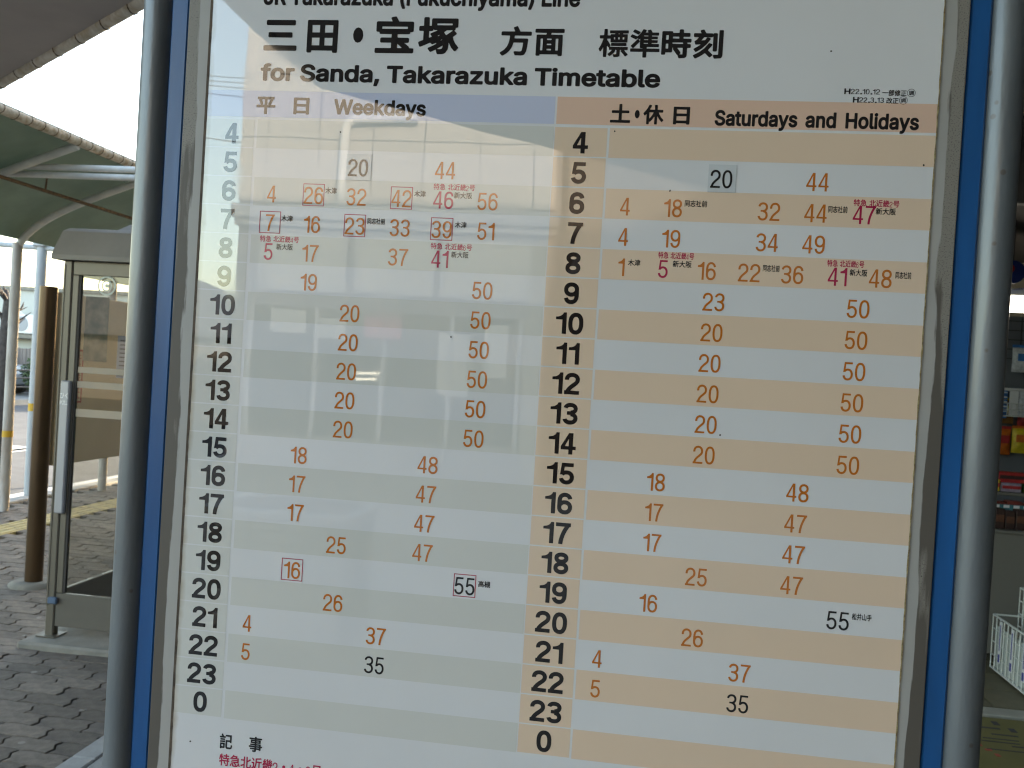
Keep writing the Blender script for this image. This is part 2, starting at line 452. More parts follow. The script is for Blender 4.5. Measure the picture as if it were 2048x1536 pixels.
'R': (0.883, '46,525 38,518 31,501 31,3 35,-15 55,-28 125,-28 143,-19 150,3 151,162 160,166 221,166 230,159 326,-19 344,-28 423,-28 435,-24 448,-6 446,11 351,186 351,195 388,225 405,248 421,283 427,309 430,344 428,379 419,414 396,458 370,485 344,503 309,518 274,525 64,528;151,415 248,415 274,409 291,399 301,388 310,361 309,326 300,304 283,289 256,281 160,279 151,281'),
'S': (0.878, '256,533 221,535 160,527 125,515 99,501 73,481 52,458 37,431 26,396 23,361 28,326 43,291 64,265 99,239 125,226 274,177 309,151 310,125 293,99 256,81 221,76 169,86 151,96 136,116 125,151 113,160 38,162 27,160 16,151 10,134 15,99 28,64 55,25 81,2 111,-15 143,-27 178,-34 256,-35 300,-26 335,-12 379,18 403,46 417,73 427,108 429,143 422,186 409,213 370,255 318,285 178,329 145,353 142,379 151,396 160,405 186,418 221,423 256,418 283,405 298,388 309,356 326,344 396,344 414,352 420,361 419,396 408,431 378,475 353,497 326,513 291,526'),
'T': (0.882, '186,-28 256,-28 274,-18 280,-6 280,414 414,416 427,423 437,440 438,501 431,518 423,525 405,528 29,528 11,520 5,510 3,440 11,425 20,418 161,414 161,3 169,-19'),
'U': (1.017, '46,525 38,518 31,502 31,169 34,134 43,99 59,64 86,29 108,10 134,-7 170,-23 213,-33 256,-36 300,-32 338,-23 370,-10 396,7 430,38 449,64 466,99 475,134 477,169 475,511 458,527 388,528 370,523 360,511 355,152 346,126 323,99 291,84 256,79 213,85 186,99 163,126 153,152 148,511 142,519 125,528 55,528'),
'W': (1.349, '-6,517 -12,501 -11,493 125,-6 134,-21 151,-28 230,-28 241,-24 250,-15 335,294 344,276 424,-15 433,-24 449,-28 528,-27 545,-15 685,493 684,510 676,521 659,528 589,528 572,519 567,510 484,188 399,510 388,524 370,528 300,528 280,519 272,501 195,207 186,205 107,510 99,521 81,528 11,528'),
'a': (0.765, '346,-23 355,-15 359,3 359,248 352,300 331,344 316,362 291,380 239,401 195,406 125,396 99,387 73,371 42,344 24,318 13,292 15,274 22,265 99,241 116,248 135,274 151,286 160,291 195,296 221,291 230,283 237,274 241,257 221,250 108,232 64,215 29,187 9,152 2,108 5,73 23,29 38,11 64,-11 89,-23 125,-34 160,-36 221,-25 248,-14 265,-27 335,-28;243,143 242,125 236,108 222,90 204,79 169,73 143,77 123,90 119,108 123,117 143,129 239,147'),
'b': (0.834, '38,524 29,516 24,502 24,3 28,-14 46,-27 108,-28 125,-24 143,-11 178,-30 221,-36 256,-33 294,-23 326,-5 347,12 370,38 390,73 402,108 410,152 409,222 401,266 388,301 373,327 352,353 326,375 291,394 256,403 204,405 178,400 143,383 140,388 140,502 134,517 116,528 55,528;213,74 195,77 178,85 157,108 143,143 139,187 144,231 160,268 186,290 221,296 248,290 274,266 289,231 294,187 290,143 270,99 248,81'),
'c': (0.778, '265,-27 318,-2 357,38 383,91 384,108 379,117 361,128 309,142 291,142 279,134 260,99 238,82 204,74 169,82 141,108 127,143 123,187 131,239 151,274 169,288 186,294 230,292 247,283 263,266 276,239 290,231 300,229 370,248 383,266 381,283 353,338 318,372 265,397 204,406 169,403 134,394 99,377 73,356 47,327 27,292 9,231 6,187 8,143 16,108 29,73 50,38 74,12 108,-12 134,-24 169,-33 204,-36'),
'd': (0.834, '379,525 361,528 300,527 283,516 277,502 277,388 274,383 248,397 213,405 160,403 125,394 98,379 65,353 46,330 29,301 16,266 8,222 8,152 15,108 32,64 62,21 92,-6 125,-24 160,-33 195,-36 239,-30 274,-12 283,-12 292,-23 309,-28 370,-28 389,-14 393,3 393,502 388,517;204,74 169,81 147,99 134,123 127,143 123,187 128,231 143,266 169,289 204,296 239,286 259,266 274,231 278,187 274,143 261,108 239,85'),
'e': (0.794, '134,394 99,377 69,353 47,327 27,292 9,231 6,187 8,143 18,99 29,73 55,32 97,-6 125,-20 169,-33 204,-36 239,-34 283,-24 331,3 365,38 386,82 385,99 379,109 370,115 318,129 291,130 283,125 258,91 245,82 213,74 195,74 169,82 151,93 134,117 128,134 134,138 361,138 379,142 392,161 393,187 390,231 378,283 351,336 326,361 291,385 265,395 204,406 169,403;131,248 143,269 160,285 186,295 204,296 230,292 244,283 260,266 268,248 265,245 134,245'),
'f': (0.499, '73,-27 143,-28 160,-19 167,-6 167,291 230,294 239,298 249,309 252,326 252,379 248,388 230,400 169,403 168,423 178,436 195,437 230,433 248,446 267,510 262,528 248,539 221,546 186,549 125,537 107,528 81,506 61,475 53,449 51,405 46,401 -6,398 -15,391 -21,379 -21,318 -15,304 3,294 49,291 51,3 56,-15'),
'h': (0.806, '38,524 29,516 24,501 24,3 28,-15 38,-24 55,-28 116,-28 135,-15 140,3 140,221 143,248 149,265 165,283 182,291 204,295 221,294 239,287 252,274 260,256 263,230 263,3 267,-15 277,-24 291,-28 353,-28 365,-24 375,-15 379,3 379,239 371,300 356,335 327,370 309,383 283,396 256,403 221,406 195,403 160,393 143,384 140,388 140,501 134,517 116,528 55,528'),
'i': (0.328, '116,400 46,400 29,389 24,379 24,3 29,-16 46,-27 116,-28 134,-17 139,-6 140,370 134,390;13,475 15,458 29,431 55,412 81,407 108,411 134,429 147,449 152,475 146,501 134,521 112,536 81,543 53,536 29,519 15,493'),
'k': (0.748, '38,524 29,516 24,501 24,3 28,-15 38,-24 55,-28 116,-28 134,-17 140,3 140,125 151,130 274,-24 291,-28 361,-28 379,-25 393,-6 391,11 236,213 373,353 382,370 378,388 369,396 353,401 283,401 265,397 143,273 140,283 138,510 132,519 116,528 55,528'),
'l': (0.372, '46,527 29,516 24,499 24,88 26,53 35,26 46,9 77,-17 108,-28 134,-30 186,-24 197,-17 205,0 194,61 186,73 178,79 151,79 143,84 140,96 139,508 134,517 116,528'),
'm': (1.199, '571,-15 575,3 573,283 557,335 538,361 519,379 475,401 431,407 361,393 318,362 274,394 248,404 221,407 160,396 143,385 125,396 108,401 46,400 29,389 24,370 24,3 28,-15 37,-24 55,-28 116,-28 135,-15 140,3 141,248 146,265 158,283 169,289 195,296 221,291 231,283 240,265 241,3 246,-15 255,-24 265,-28 335,-27 353,-15 358,3 358,239 367,274 388,292 405,296 423,296 440,289 449,283 457,265 459,3 464,-15 475,-25 493,-28 554,-27'),
'n': (0.805, '370,-20 378,-6 379,3 377,265 367,309 344,353 326,371 302,388 274,399 248,404 195,403 160,393 143,384 116,400 55,401 37,396 28,388 24,370 24,3 29,-16 46,-27 108,-28 125,-25 135,-15 140,3 140,221 143,248 149,265 165,283 182,291 204,295 221,294 239,287 252,274 260,256 263,230 263,3 267,-15 277,-24 291,-28 353,-28'),
'o': (0.816, '169,-33 204,-36 239,-33 274,-24 311,-6 342,21 374,64 392,108 400,143 402,187 393,257 379,297 361,327 335,357 309,377 274,394 239,403 204,406 169,403 134,394 99,377 73,356 46,326 20,273 9,231 6,187 8,143 16,108 34,64 66,21 97,-6 134,-24;204,74 169,82 148,99 134,123 127,143 123,187 129,231 145,266 169,288 204,296 239,288 264,266 280,231 286,187 281,143 274,122 261,99 239,81'),
'r': (0.509, '46,-27 116,-28 135,-15 140,3 141,248 155,274 178,288 204,292 248,290 262,300 267,318 267,379 260,396 248,404 186,404 134,387 116,400 46,400 28,388 24,370 24,3 29,-16'),
's': (0.717, '239,399 204,405 160,404 125,398 99,388 73,373 46,348 29,320 22,301 18,266 21,239 31,213 55,181 73,168 108,150 213,122 234,108 235,99 231,91 221,83 204,76 178,73 151,77 134,86 116,119 99,132 29,120 12,108 7,91 14,64 38,21 56,3 81,-14 125,-30 151,-35 204,-35 239,-29 265,-20 291,-6 318,16 340,47 350,73 353,108 350,134 341,161 318,191 300,205 265,223 178,246 137,266 135,274 143,286 160,295 186,299 204,296 221,287 240,257 256,245 326,258 339,266 344,274 346,292 314,353 283,380'),
't': (0.447, '221,-24 230,-17 237,-2 221,68 204,80 160,78 153,86 152,278 152,287 160,293 204,294 223,305 228,322 226,383 220,392 204,401 158,401 152,410 151,471 135,488 55,490 46,485 37,471 36,410 29,401 -6,398 -15,391 -22,375 -22,322 -16,305 -5,296 29,293 36,287 36,95 41,51 52,25 66,7 99,-18 134,-29 160,-32 195,-30'),
'u': (0.806, '38,397 29,389 24,374 24,129 31,76 41,50 56,24 73,6 99,-14 151,-31 213,-30 239,-22 265,-9 274,-20 291,-28 353,-28 370,-21 377,-11 379,6 379,374 372,391 353,401 291,401 274,395 265,383 261,129 255,111 239,91 221,81 195,78 178,80 160,89 149,102 142,120 138,382 133,391 116,400 55,401'),
'y': (0.765, '38,-163 90,-171 143,-161 186,-131 201,-114 229,-61 390,359 393,376 388,389 379,397 361,401 300,401 281,394 274,382 195,165 186,169 111,376 101,394 81,401 11,400 -1,394 -8,385 -11,376 -7,359 129,0 121,-26 107,-53 90,-59 55,-57 36,-70 19,-140 29,-158'),
'z': (0.748, '353,-20 360,-6 361,55 355,73 344,81 195,83 186,85 183,90 349,309 355,326 355,370 351,388 342,396 326,401 46,401 29,394 20,380 19,370 19,318 29,296 46,289 178,289 186,288 190,283 15,55 13,3 17,-15 29,-25 46,-28 335,-28'),
'く': (1.0, '329,-43 372,-6 372,6 185,169 166,194 185,217 361,363 360,376 316,413 310,412 277,375 111,231 94,206 92,188 104,160 126,138 285,-4 317,-37'),
'ひ': (1.0, '46,350 47,300 54,291 143,300 116,263 82,194 66,100 73,56 91,19 129,-15 166,-30 210,-36 291,-20 343,19 375,75 390,144 391,177 436,119 447,112 458,119 484,156 479,168 423,238 393,306 376,375 366,381 324,369 317,356 328,319 338,219 331,138 310,81 266,39 210,27 166,37 143,56 132,81 128,113 136,169 156,219 183,263 229,313 260,327 261,338 251,369 241,379 135,359 54,354'),
'・': (1.0, '216,129 247,121 279,128 287,131 311,156 319,188 312,219 305,231 285,250 254,259 241,258 215,250 190,225 181,194 187,163 194,150'),
'一': (1.0, '491,175 491,219 479,227 22,227 12,219 11,175 13,169 22,164 479,164 489,169'),
'三': (1.0, '483,-6 483,38 479,46 466,51 35,51 22,47 16,38 16,-6 22,-16 29,-20 466,-20 479,-15;77,169 85,156 91,154 404,154 410,157 417,169 416,213 410,221 397,225 91,224 81,219 78,213;45,331 47,325 60,317 441,317 454,325 456,331 456,375 453,381 441,388 60,388 48,381 45,375'),
'事': (1.0, '475,388 466,391 285,391 279,394 277,425 266,431 222,428 216,391 35,391 26,388 23,350 29,339 217,338 216,331 85,330 77,325 75,231 79,223 216,220 219,213 216,207 210,207 66,205 61,194 62,163 72,157 216,157 219,150 216,144 210,144 22,144 14,138 13,100 22,92 210,92 216,91 219,81 210,77 66,76 57,69 56,38 60,28 216,25 216,2 147,1 138,-6 151,-44 160,-52 247,-46 264,-37 276,-19 279,25 372,25 379,8 385,3 433,6 436,13 437,88 441,92 485,95 488,138 479,144 441,144 437,150 436,200 429,206 285,207 279,213 279,219 285,220 422,221 429,231 427,325 416,331 279,331 279,338 472,339 479,350;377,88 372,77 285,77 279,81 279,88 285,92 372,92;377,150 372,144 285,144 279,147 279,156 372,157;219,275 216,269 135,269 133,275 135,282 216,282;369,275 366,269 279,269 279,281 285,282 366,282'),
'井': (1.0, '60,-53 72,-55 134,0 167,56 182,106 191,112 304,112 310,107 311,-44 322,-51 366,-49 371,-37 372,111 472,112 481,119 479,169 371,175 372,267 462,269 469,275 470,313 466,325 460,327 372,329 371,419 366,427 322,430 312,425 310,331 304,328 197,328 193,331 191,423 185,429 141,429 132,419 132,331 129,328 47,328 35,319 35,281 41,269 129,268 132,263 129,173 29,172 19,163 22,115 110,112 117,106 106,75 79,34 26,-12 28,-25;192,175 193,263 197,268 304,268 310,263 310,175'),
'休': (1.0, '80,-50 85,-54 97,-56 129,-56 141,-50 146,-37 147,13 160,5 170,6 178,13 224,63 272,134 277,125 278,-44 281,-50 291,-56 335,-56 341,-53 347,-44 348,138 354,141 400,69 454,9 466,8 472,12 504,45 506,56 503,63 450,119 405,188 382,238 385,240 479,240 485,242 491,249 493,256 491,300 485,307 479,309 354,309 348,313 348,413 341,426 329,430 291,429 285,427 279,419 278,319 277,313 272,309 160,309 156,313 197,396 201,406 197,415 191,420 147,434 139,431 133,425 97,350 54,287 -3,225 -6,219 -4,206 19,169 29,161 41,163 72,196 75,194 76,-37;147,87 146,94 146,238 147,240 241,240 247,238 220,181 178,119'),
'修': (1.0, '110,-51 116,-50 123,-37 124,306 163,406 154,418 116,428 106,419 78,344 45,281 -1,213 20,169 29,164 39,169 60,198 65,194 66,-44 72,-50;196,-12 222,-49 329,-25 416,13 485,69 485,81 441,100 379,54 297,22 204,2 197,-3;147,30 185,28 196,38 197,165 260,178 341,213 360,206 341,201 310,178 272,159 219,138 217,125 247,97 297,115 347,143 385,173 387,188 391,191 460,168 472,170 497,206 491,218 447,229 397,250 418,269 449,306 473,350 472,363 441,378 316,378 327,406 325,419 285,431 272,425 248,375 213,325 179,292 147,290 142,281 142,38;223,63 247,31 254,29 316,50 385,84 434,125 435,135 404,153 391,153 347,120 291,94 229,75;296,250 229,225 196,219 197,258 210,249 220,250 260,291;391,319 347,279 302,319 310,323 385,323'),
'刻': (1.0, '14,-12 41,-50 47,-54 60,-54 116,-23 166,11 197,37 204,34 266,-29 279,-34 287,-31 320,0 321,13 316,20 247,88 310,171 314,181 312,188 304,196 266,210 254,208 185,119 111,56 21,6 15,0;466,430 422,430 413,425 410,419 409,19 404,14 341,13 332,6 329,-6 342,-44 347,-51 354,-54 447,-47 466,-34 477,-12 479,13 479,413 475,425;385,74 388,88 388,363 382,375 372,379 335,379 325,375 316,359 312,369 304,374 210,375 204,380 177,431 166,439 122,428 114,419 114,406 129,375 29,375 22,374 15,369 11,356 11,325 16,311 29,307 91,306 60,266 30,244 26,238 26,225 39,188 47,181 54,180 116,186 123,181 79,148 20,113 17,106 19,94 47,59 54,57 66,60 147,113 222,187 278,269 280,281 272,292 241,305 222,305 191,257 141,254 136,256 172,302 179,307 304,307 312,313 316,322 319,313 320,81 322,74 335,67 372,67'),
'前': (1.0, '247,270 60,273 50,269 47,-37 54,-48 91,-49 102,-44 105,56 110,60 194,56 191,6 141,6 131,0 132,-12 147,-47 222,-43 242,-31 251,-12 252,6 252,263;441,283 404,283 393,275 393,13 385,9 320,6 317,-6 335,-47 422,-42 440,-31 450,-12 452,269 447,280;341,267 297,267 291,256 291,50 297,42 341,42 348,50 348,256;105,138 191,140 193,113 110,111 105,119;105,213 110,219 191,218 194,194 110,191 105,194;485,306 484,344 479,351 385,352 380,356 410,403 412,413 404,420 360,433 350,425 310,355 304,352 204,352 141,431 104,420 94,413 96,400 126,356 122,352 29,352 16,344 16,306 18,300 29,296 472,296 482,300'),
'北': (1.0, '204,421 160,422 150,413 147,304 35,304 24,300 21,294 21,256 29,245 149,244 150,125 16,72 9,69 7,56 24,19 35,13 147,59 150,-37 160,-46 197,-47 210,-37 210,406;279,421 272,406 272,44 278,-6 304,-33 341,-39 422,-40 454,-34 474,-19 487,6 494,44 497,100 460,121 447,123 440,113 436,50 429,24 416,19 347,19 335,23 333,194 335,201 479,291 485,300 483,306 454,341 441,344 335,267 332,413 322,422'),
'号': (1.0, '22,225 21,188 28,175 116,171 91,100 91,94 97,85 341,85 350,81 335,25 322,9 222,10 214,6 212,-6 224,-37 235,-48 335,-48 354,-44 372,-31 389,-6 403,38 419,131 410,140 179,141 174,144 185,174 466,175 472,176 478,188 476,225 466,231 35,231;84,406 82,269 85,257 91,254 404,254 414,256 418,263 419,400 410,410 97,411;357,313 354,309 147,309 141,313 141,350 147,355 354,355'),
'同': (1.0, '38,-50 79,-52 91,-44 92,338 92,344 97,348 404,348 409,344 409,13 404,7 335,6 328,-6 347,-50 435,-45 457,-31 466,-12 468,6 466,400 454,405 47,405 35,400 33,-37;141,18 154,15 191,17 197,51 347,51 360,56 360,227 347,232 154,232 141,228;195,175 304,177 305,106 197,105;389,306 379,317 122,317 113,306 113,275 122,263 379,263 388,269'),
'土': (1.0, '489,-25 491,19 486,31 479,35 291,36 286,38 286,200 291,206 447,207 454,211 459,219 459,256 459,263 454,271 441,276 291,276 286,281 286,419 279,432 272,435 229,435 219,431 214,425 213,281 210,276 60,276 54,275 45,269 42,256 42,219 47,210 54,207 210,206 213,200 212,38 210,36 22,35 15,31 10,19 10,-19 16,-31 29,-34 472,-34 483,-31'),
'塚': (1.0, '479,410 466,415 172,415 166,413 158,400 157,319 154,317 135,317 132,319 131,325 129,421 122,428 116,430 79,430 67,425 62,413 62,319 60,317 16,315 10,311 6,300 6,263 10,254 16,250 54,249 60,247 62,244 62,138 60,132 10,111 2,100 2,94 17,50 22,45 35,44 147,96 154,95 166,81 179,76 222,96 227,88 222,83 191,64 129,34 123,25 126,13 147,-16 160,-22 166,-21 222,8 235,-37 241,-48 254,-51 304,-50 329,-42 343,-31 370,13 377,75 376,94 379,99 408,38 439,0 447,-8 454,-10 466,-6 493,25 498,31 497,42 460,88 438,131 425,175 464,206 469,213 470,219 466,229 439,256 451,269 453,275 454,294 472,295 479,300 483,306 483,400;240,19 305,63 307,56 303,38 297,26 291,20 272,15;295,138 285,129 279,127 277,131 291,142;135,163 131,169 131,244 135,248 166,249 179,256 185,275 185,294 185,275 191,265 197,262 222,261 230,256 154,222 147,213 147,206 166,179 164,175;239,188 245,194 260,200 259,194 247,185 241,184;418,256 341,198 316,231 318,238 347,260 410,261;414,344 414,331 410,326 235,326 229,327 227,331 227,344 229,348 235,349 404,349 410,348'),
'大': (1.0, '12,-12 47,-50 122,-9 174,38 212,88 254,172 300,81 341,29 391,-16 454,-50 486,-12 489,0 429,37 385,75 346,125 315,181 299,225 472,227 482,238 481,281 472,287 279,288 275,294 280,425 272,430 229,430 222,427 210,288 35,288 21,281 20,238 29,227 200,225 191,188 166,133 129,81 80,38 16,2'),
'宝': (1.0, '479,-37 484,-25 484,13 481,19 472,25 435,26 430,31 428,44 422,50 371,94 410,95 421,100 425,113 425,150 421,156 410,162 291,163 286,169 286,206 422,208 431,213 435,219 436,231 441,236 460,236 472,244 475,256 475,356 470,369 460,374 297,374 292,381 266,431 260,438 254,440 210,431 202,425 199,413 214,375 41,374 29,369 25,356 25,250 29,242 41,236 60,235 64,231 66,217 72,210 79,208 212,206 212,169 210,163 97,163 85,160 78,150 77,113 81,100 91,95 210,95 212,88 212,31 210,27 204,26 29,25 22,22 17,13 17,-25 22,-38 35,-42 466,-42;291,81 297,72 342,31 341,29 335,26 291,26 286,31 286,75;403,300 403,281 397,277 104,277 97,278 96,281 96,300 97,305 104,306 397,306'),
'山': (1.0, '454,-46 458,-37 458,313 454,325 410,328 397,319 396,50 285,48 280,56 279,419 266,426 222,422 219,413 219,50 110,48 104,50 103,319 91,327 47,325 43,313 43,0 47,-10 391,-12 397,-19 397,-37 404,-48'),
'平': (1.0, '460,396 447,403 54,403 43,400 36,388 37,344 41,337 47,333 84,331 74,325 71,313 118,194 110,191 29,191 17,188 10,175 10,131 16,123 29,120 210,120 213,113 214,-44 217,-50 229,-56 266,-56 279,-52 284,-44 285,-37 285,119 472,120 485,124 490,131 491,175 484,188 472,191 379,191 372,194 433,313 431,325 425,331 454,334 462,344 463,388;138,331 212,331 213,194 210,191 179,191 166,194 179,199 185,213;291,191 285,194 285,331 360,332 307,213 309,200 316,194 310,191'),
'志': (1.0, '125,131 124,19 130,-12 135,-22 160,-39 210,-44 322,-44 360,-37 389,-6 397,38 428,-25 435,-29 477,-12 483,-6 481,6 410,139 366,125 362,113 385,63 354,74 347,72 342,63 338,25 329,14 316,12 210,12 185,17 183,131 172,139 135,139;118,119 79,134 66,130 36,44 15,6 19,-6 54,-25 66,-22 89,19 105,63 120,106;17,350 17,313 19,306 29,301 218,300 216,239 60,238 50,231 50,188 60,181 185,180 192,175 179,163 182,150 228,119 297,61 306,63 334,88 339,100 304,134 245,175 247,179 447,181 453,188 454,225 447,237 441,238 285,238 280,244 281,300 472,301 483,306 485,313 484,350 479,358 285,359 280,363 278,425 266,431 229,431 220,425 216,360 29,359'),
'急': (1.0, '485,-7 483,6 418,119 420,306 410,314 335,315 333,319 363,369 360,375 335,392 329,395 204,394 212,413 210,420 160,432 150,425 121,381 80,338 16,289 19,275 44,250 54,246 79,262 354,261 362,256 362,244 354,241 97,241 85,234 84,200 91,190 362,188 360,168 79,168 68,163 67,125 72,116 197,113 197,98 265,19 260,13 185,14 180,19 179,94 166,102 126,100 121,94 117,75 121,13 128,-19 153,-37 204,-43 316,-44 360,-37 387,-6 397,40 435,-26 447,-25;114,81 79,99 66,98 11,0 13,-12 50,-31 61,-31 114,69;411,113 379,100 373,94 388,56 347,67 340,56 333,19 310,13 297,13 293,19 316,35 316,49 259,113;143,319 166,340 276,338 260,314 154,314'),
'手': (1.0, '135,-48 241,-43 266,-31 278,-12 280,6 284,113 472,113 486,119 487,163 479,172 281,175 281,225 285,231 447,231 458,238 459,281 454,288 285,289 281,294 283,350 434,381 436,394 404,429 297,409 60,388 48,381 56,344 66,333 216,343 221,338 221,294 216,289 60,289 53,288 48,275 48,244 54,232 216,231 221,225 220,175 22,172 14,163 14,125 22,113 218,113 220,13 116,8 113,-6'),
'改': (1.0, '493,-12 491,2 447,29 416,56 390,88 415,144 436,206 453,281 479,282 486,288 485,333 472,339 335,339 329,344 345,419 335,425 297,431 288,425 268,344 242,275 229,251 227,381 222,393 41,396 29,390 27,350 35,337 160,337 168,331 166,254 47,253 37,250 34,244 33,50 30,38 18,25 38,-25 47,-26 116,7 222,48 230,56 226,94 216,105 97,64 94,69 94,188 97,194 204,194 241,164 250,169 272,206 317,94 286,56 247,26 201,0 198,-12 222,-49 235,-52 285,-23 354,37 410,-20 454,-48 466,-44;354,154 324,231 313,275 316,282 385,282 389,275 380,231'),
'新': (1.0, '472,390 435,422 335,394 272,382 260,374 254,378 179,379 172,383 152,425 141,433 104,424 97,419 96,413 110,381 22,375 21,331 29,325 48,325 53,319 67,269 60,265 16,262 12,256 12,219 22,211 110,211 114,206 115,188 110,181 22,180 16,175 16,130 22,126 57,125 43,88 10,38 14,25 41,6 54,6 79,42 108,106 104,122 83,125 110,126 114,119 115,19 110,14 79,13 71,6 85,-37 91,-40 147,-34 165,-19 171,6 172,97 213,19 229,15 219,-12 221,-19 254,-45 266,-44 304,38 319,119 323,200 329,205 372,205 377,200 377,-37 385,-48 429,-47 435,-37 435,200 441,205 485,207 490,219 489,256 479,262 323,263 323,338 466,373 474,381;247,65 216,126 262,125 253,75;265,206 264,181 260,178 172,181 172,209 260,211;173,325 154,266 129,265 110,325;260,329 265,325 265,269 260,265 216,265 213,269 235,325'),
'方': (1.0, '41,-55 47,-57 60,-54 110,-21 154,25 184,75 203,125 210,156 216,164 359,163 352,88 343,38 335,22 316,17 241,20 229,18 222,11 221,0 238,-44 247,-49 335,-51 360,-47 372,-42 387,-31 392,-25 411,13 422,76 435,213 433,225 427,231 416,234 229,234 223,238 226,275 229,280 235,281 472,281 479,285 484,294 485,331 481,344 472,349 466,350 310,350 270,431 263,438 254,439 210,422 204,413 206,400 226,356 222,350 35,350 22,345 18,338 18,294 22,285 29,281 147,280 152,275 149,231 137,163 114,100 72,44 16,4 7,-6 7,-12 10,-21'),
'日': (1.0, '425,400 416,403 91,403 79,400 73,394 72,381 72,-31 72,-39 79,-48 91,-51 129,-51 135,-49 141,-41 143,-25 147,-19 354,-19 360,-25 361,-37 365,-44 372,-48 416,-49 429,-42 433,-31 433,381 431,394;359,156 359,56 354,52 147,52 143,56 143,150 143,156 147,160 354,160;359,231 147,230 144,231 143,238 143,325 146,331 358,331 360,325'),
'時': (1.0, '27,400 22,388 22,19 26,6 35,1 79,2 89,13 91,41 179,42 191,46 197,56 198,119 204,123 214,119 208,113 206,106 210,94 272,7 285,0 301,-44 310,-55 316,-56 397,-50 404,-48 422,-37 432,-19 435,0 435,119 441,123 485,125 491,131 493,138 493,175 491,181 479,189 441,190 435,194 436,213 485,213 494,219 499,231 498,269 494,275 485,280 372,280 369,288 369,306 372,310 460,311 468,313 475,319 477,325 477,363 472,372 460,377 372,377 369,381 368,425 365,431 354,437 316,437 304,432 299,419 299,381 291,377 204,376 198,381 196,394 191,400 185,404 41,404;279,120 285,123 360,123 365,119 365,19 362,13 315,13 330,25 334,31 333,44 314,75;91,190 122,192 129,188 129,113 122,109 97,109 90,113;198,213 360,213 365,206 365,194 360,190 204,190 198,194;91,335 122,337 129,333 129,263 122,259 97,259 90,263;198,281 198,306 204,312 291,311 299,306 297,280'),
'木': (1.0, '6,38 35,5 47,4 122,62 185,131 216,178 220,-44 229,-51 272,-51 281,-37 281,169 285,177 317,131 379,63 447,8 460,4 491,38 496,50 415,113 351,181 310,244 316,249 472,250 478,256 478,300 466,308 285,308 281,313 279,425 266,431 222,427 219,419 216,309 35,308 23,300 23,256 29,250 179,249 189,244 147,179 85,111 4,50'),
'松': (1.0, '97,-50 135,-51 146,-44 147,163 168,125 179,118 211,150 215,163 191,200 216,184 229,183 266,241 299,319 321,394 316,406 265,413 242,338 216,277 179,218 147,265 204,269 209,275 210,313 204,324 147,325 147,419 141,430 97,431 90,425 89,331 85,325 22,325 13,319 12,281 16,271 72,268 80,263 65,213 39,150 5,88 29,45 41,43 69,88 85,124 89,113 89,-37;310,271 299,263 275,181 246,106 215,44 194,19 194,6 208,-31 216,-35 410,-5 429,-39 441,-38 472,-24 479,-18 478,-6 404,145 366,134 357,125 389,50 291,39 285,38 282,44 333,163 360,244 354,255;354,411 348,406 348,394 371,319 398,256 440,188 454,184 487,219 487,231 454,281 428,338 403,413 391,420'),
'槻': (1.0, '466,418 304,417 299,406 299,344 266,343 260,344 258,419 247,423 216,423 206,413 205,344 166,342 154,323 135,323 131,425 122,431 85,431 79,426 76,325 22,322 15,313 19,269 70,263 35,150 5,88 25,50 35,46 46,56 72,112 77,100 79,-46 91,-51 129,-47 135,6 160,-21 172,-25 210,17 241,80 272,28 285,29 291,36 293,31 236,-12 240,-25 260,-50 272,-51 310,-30 341,0 361,38 379,109 382,6 391,-33 397,-38 429,-47 454,-46 481,-37 495,-19 500,38 496,44 472,57 460,59 454,50 452,13 441,6 434,13 434,106 466,110 473,119 474,406;135,14 134,138 147,115 160,114 185,150 176,169 197,173 202,169 196,125 176,69;310,69 256,156 260,173 291,173 299,169 299,119 304,111 320,106;355,194 416,194 416,166 410,163 360,163 355,169;204,288 206,231 160,227 147,215 134,238 132,263 172,266 185,288;297,288 299,231 260,231 263,288;356,250 355,275 360,281 416,279 416,250;355,338 355,363 360,365 417,363 417,338 410,333 360,333'),
'標': (1.0, '488,406 479,410 185,408 179,400 179,394 180,363 185,357 266,355 269,350 267,344 204,343 196,338 194,325 191,322 147,323 143,325 142,331 141,425 135,431 129,432 97,432 91,431 86,425 84,325 22,322 17,319 14,313 15,275 18,269 22,266 72,265 76,263 62,213 38,150 4,88 24,50 29,45 36,44 45,50 67,88 79,115 83,113 84,-37 85,-44 91,-50 129,-51 135,-50 141,-44 142,131 143,138 147,143 161,119 175,113 179,79 185,74 222,74 227,69 191,31 160,6 158,0 160,-6 185,-31 191,-34 200,-31 229,-9 258,19 286,56 285,63 280,69 285,73 291,74 297,74 304,69 304,6 297,2 254,1 247,-6 259,-44 266,-51 335,-47 354,-34 361,-19 362,69 366,74 379,74 385,70 377,63 375,56 376,50 447,-31 454,-34 460,-34 491,-11 495,0 491,6 433,69 435,73 441,74 485,75 491,81 491,119 485,127 191,129 189,131 201,150 202,156 143,244 142,250 143,263 147,265 191,266 195,263 195,213 197,206 204,201 472,202 477,206 479,213 478,338 472,342 466,344 404,344 400,350 404,355 485,357 491,363 492,369 491,400;466,181 465,188 460,192 454,194 216,193 209,188 208,181 207,150 216,142 222,141 454,141 460,143 466,150;254,253 250,256 250,288 254,291 266,291 271,288 271,256 266,253;341,253 329,253 322,256 322,288 329,291 341,291 345,288 345,256;397,255 397,289 416,291 422,288 422,255 416,253;323,350 329,355 341,355 345,350 341,344 325,344'),
